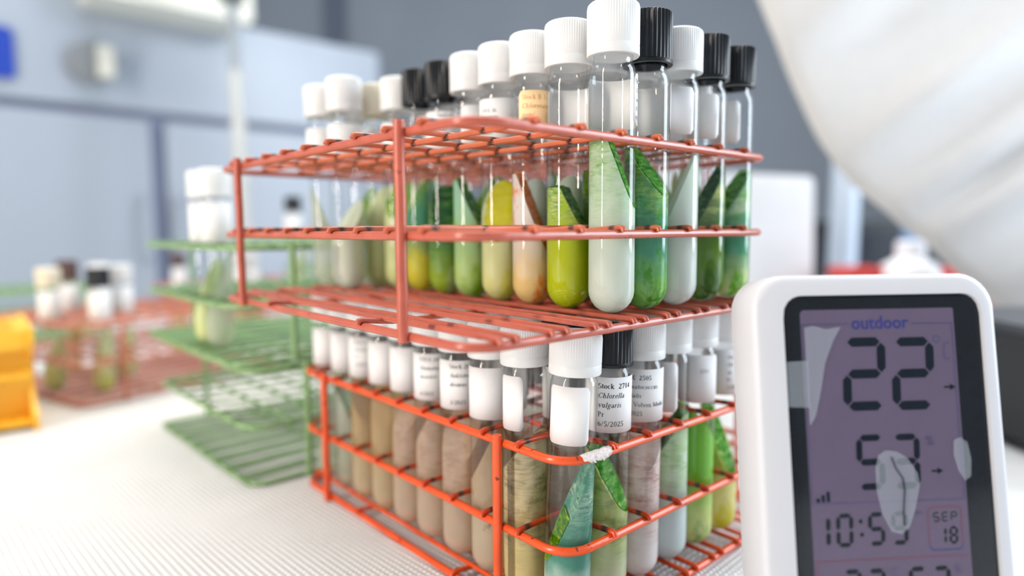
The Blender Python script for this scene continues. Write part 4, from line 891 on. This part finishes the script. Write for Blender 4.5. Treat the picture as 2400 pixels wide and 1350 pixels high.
STEEL = plain('brushed_steel', (0.33, 0.37, 0.40), 0.4, 0.08, 40, metal=0.3)
def pole(name, label, base, top, r, m, clamp=None, sleeve=None):
    t = thing(name, label, 'pole', base)
    b = Vector(base); d = Vector(top) - b
    mb = MB(); mb.tube([Vector((0, 0, 0.0)), d * 0.5, d], r, 14); build('rod', mb, m, t)
    mb = MB(); mb.lathe([(0, 0), (r * 1.9, 0), (r * 1.9, 0.008), (r * 1.5, 0.014), (r * 1.2, 0.03), (0, 0.03)], 24); build('base', mb, m, t)
    if clamp:
        q = d * clamp[0]; mb = MB(); mb.lathe([(0, -clamp[2]/2), (clamp[1], -clamp[2]/2), (clamp[1], clamp[2]/2), (0, clamp[2]/2)], 16, cx=q.x, cy=q.y); o = build('collar', mb, clamp[3], t, loc=(0, 0, q.z))
    if sleeve:
        q0, q1 = d * sleeve[0], d * sleeve[1]; mb = MB(); mb.tube([q0, (q0 + q1) / 2, q1], [r * 1.5, r * 1.5, r * 1.3], 14); build('sleeve', mb, sleeve[2], t)
    return t
DK = plain('dark_grey_clamp', (0.06, 0.075, 0.075), 0.5)
pole('support_rod', 'thin steel support rod rising behind the racks left of the tubes', (-0.526, 1.30, -0.004), (-0.556, 1.347, 0.74), 0.0095, STEEL, (0.885, 0.024, 0.07, DK), (0.10, 0.655, plain('white_rod_sleeve', (0.55, 0.57, 0.56), 0.4)))
pole('support_post', 'pale grey square post behind the white board at right', (0.60, 1.19, -0.004), (0.617, 1.216, 0.60), 0.024, plain('pale_grey_post', srgb(186, 200, 216), 0.4, 0.03, 10))
pole('support_post', 'blue-grey post at right, partly behind the white cloth', (0.765, 1.25, -0.004), (0.765, 1.25, 0.30), 0.020, plain('blue_grey_post', srgb(120, 155, 200), 0.4, 0.03, 10))
# white board leaning behind the rack
mb = MB(); P = rrect(0.0, 0.31, 0.0, 0.243, 0.012, 5); mb.prism(P, 0, 0.02)
o = build('white_board', mb, plastic_translucent('white_board_plastic', (0.95, 0.96, 0.98), 0.45, 0.4))
o.matrix_world = Matrix.Translation((0.175, 0.86, 0.001)) @ Matrix.Rotation(math.radians(28), 4, 'Z') @ Matrix.Rotation(PI/2 - 0.03, 4, 'X')
tag(o, 'plain white board standing upright behind the right end of the racks', 'board')
BLK = plain('black_equipment_plastic', (0.010, 0.011, 0.014), 0.5, 0.2, 20)
eq = thing('equipment_case', 'low black equipment case behind the posts at right', 'equipment', (0.55, 1.45, -0.004))
mb = MB(); mb.prism(rrect(-0.12, 0.42, -0.10, 0.12, 0.01, 4), 0.012, 0.185); o = build('case', mb, BLK, eq, smooth=30)
mb = MB(); mb.box(-0.10, 0.40, -0.105, -0.10, 0.03, 0.16); build('front_panel', mb, plain('dark_panel', (0.016, 0.02, 0.028), 0.3), eq, smooth=None)
for x in (-0.1, 0.38):
    for y in (-0.08, 0.1):
        mb = MB(); mb.lathe([(0, 0), (0.012, 0), (0.012, 0.012), (0, 0.012)], 12, cx=x, cy=y); build('foot', mb, BLK, eq)
eq = thing('equipment_tower', 'dark black machine at the right edge behind the thermometer', 'equipment', (0.47, 0.52, -0.004))
mb = MB(); mb.prism(rrect(-0.085, 0.30, -0.12, 0.10, 0.015, 5), 0.010, 0.088); build('housing', mb, BLK, eq, smooth=30)
mb = MB(); mb.prism(rrect(-0.080, 0.295, -0.115, 0.095, 0.015, 5), 0.088, 0.097); build('lid', mb, plain('dark_grey_lid', (0.05, 0.055, 0.065), 0.4), eq, smooth=30)
for k in range(6):
    mb = MB(); mb.box(-0.07, 0.28, -0.123, -0.12, 0.018 + k * 0.011, 0.023 + k * 0.011); build('vent_slat', mb, plain('vent_grey', (0.03, 0.032, 0.036), 0.4) if k == 0 else bpy.data.materials['vent_grey'], eq, smooth=None)
for x in (-0.07, 0.28):
    for y in (-0.10, 0.08):
        mb = MB(); mb.lathe([(0, 0), (0.012, 0), (0.012, 0.010), (0, 0.010)], 12, cx=x, cy=y); build('foot', mb, BLK, eq)
# small bottle and red things on the bench behind
bt = thing('squat_bottle', 'small white round-shouldered bottle behind the thermometer', 'bottle', (0.56, 0.92, -0.004))
mb = MB(); mb.lathe([(0, 0), (0.038, 0.0), (0.041, 0.004), (0.041, 0.095), (0.036, 0.118), (0.020, 0.128), (0.018, 0.134), (0, 0.134)], 32); build('body', mb, plain('white_bottle_plastic', (0.85, 0.86, 0.9), 0.35, 0.02), bt)
mb = MB(); mb.lathe([(0, 0.134), (0.019, 0.134, 0.0004), (0.019, 0.150, 0.0004), (0.016, 0.153), (0, 0.153)], 40); build('cap', mb, plain('white_bottle_cap', (0.82, 0.84, 0.9), 0.35, 0.02), bt)
REDM = plain('red_plastic', srgb(215, 70, 60), 0.4, 0.08, 30)
for lb, x, y, w, h in (('red box left of the small white bottle', 0.50, 0.95, 0.05, 0.115), ('red box right of the small white bottle', 0.665, 0.96, 0.07, 0.112)):
    t = thing('red_box', lb, 'box', (x, y, -0.004)); mb = MB(); mb.prism(rrect(-w/2, w/2, -0.03, 0.03, 0.004, 3), 0, h - 0.012); build('body', mb, REDM, t, smooth=30)
    mb = MB(); mb.prism(rrect(-w/2 - 0.002, w/2 + 0.002, -0.032, 0.032, 0.004, 3), h - 0.012, h); build('lid', mb, REDM, t, smooth=30)

# white creased cloth coming in from the upper right
def cloth():
    E = [(0.225, 0.74, 0.56), (0.271, 0.725, 0.411), (0.305, 0.715, 0.325), (0.343, 0.71, 0.247), (0.392, 0.705, 0.196), (0.443, 0.702, 0.155), (0.495, 0.70, 0.110), (0.56, 0.70, 0.045), (0.60, 0.70, 0.006)]
    E = [Vector(e) for e in E]; nu, nv = 110, 40; vs = []; fs = []
    def ev(t):
        x = t * (len(E) - 1); i = min(int(x), len(E) - 2); f = x - i
        p0, p1, p2, p3 = E[max(i-1, 0)], E[i], E[i+1], E[min(i+2, len(E)-1)]
        return 0.5 * ((2*p1) + (p2-p0)*f + (2*p0-5*p1+4*p2-p3)*f*f + (3*p1-p0-3*p2+p3)*f**3)
    for i in range(nu + 1):
        t = i / nu; e = ev(t); dirv = Vector((0.80, 0.10, 0.52)).normalized()
        if t > 0.7: dirv = Vector((0.80, 0.10, 0.52 - (t - 0.7) * 0.9)).normalized()
        for j in range(nv + 1):
            s = j / nv; p = e + dirv * (s * 0.75)
            ph = t * 40 + 1.3 * math.sin(t * 11) + s * 1.5 * math.sin(t * 7)
            amp = 0.014 * min(1, s * 5 + 0.15) * (0.6 + 0.6 * math.sin(t * 17 + 1.0) ** 2)
            p = p + Vector((0, -1, 0.25)) * (amp * math.sin(ph) + 0.006 * s * math.sin(ph * 2.3 + s * 4)) + Vector((0, 0.012 * math.exp(-s * 18), 0))
            vs.append(tuple(p))
    for i in range(nu):
        for j in range(nv): a = i * (nv + 1) + j; fs.append((a, a + 1, a + nv + 2, a + nv + 1))
    mb = MB(); mb.add(vs, fs)
    o = build('white_cloth', mb, plastic_translucent('white_cotton_cloth', (0.80, 0.79, 0.78), 0.3, 0.8), smooth=180)
    so = o.modifiers.new('s', 'SOLIDIFY'); so.thickness = 0.002
    tag(o, 'large white creased cloth hanging across the upper right corner', 'cloth')
cloth()
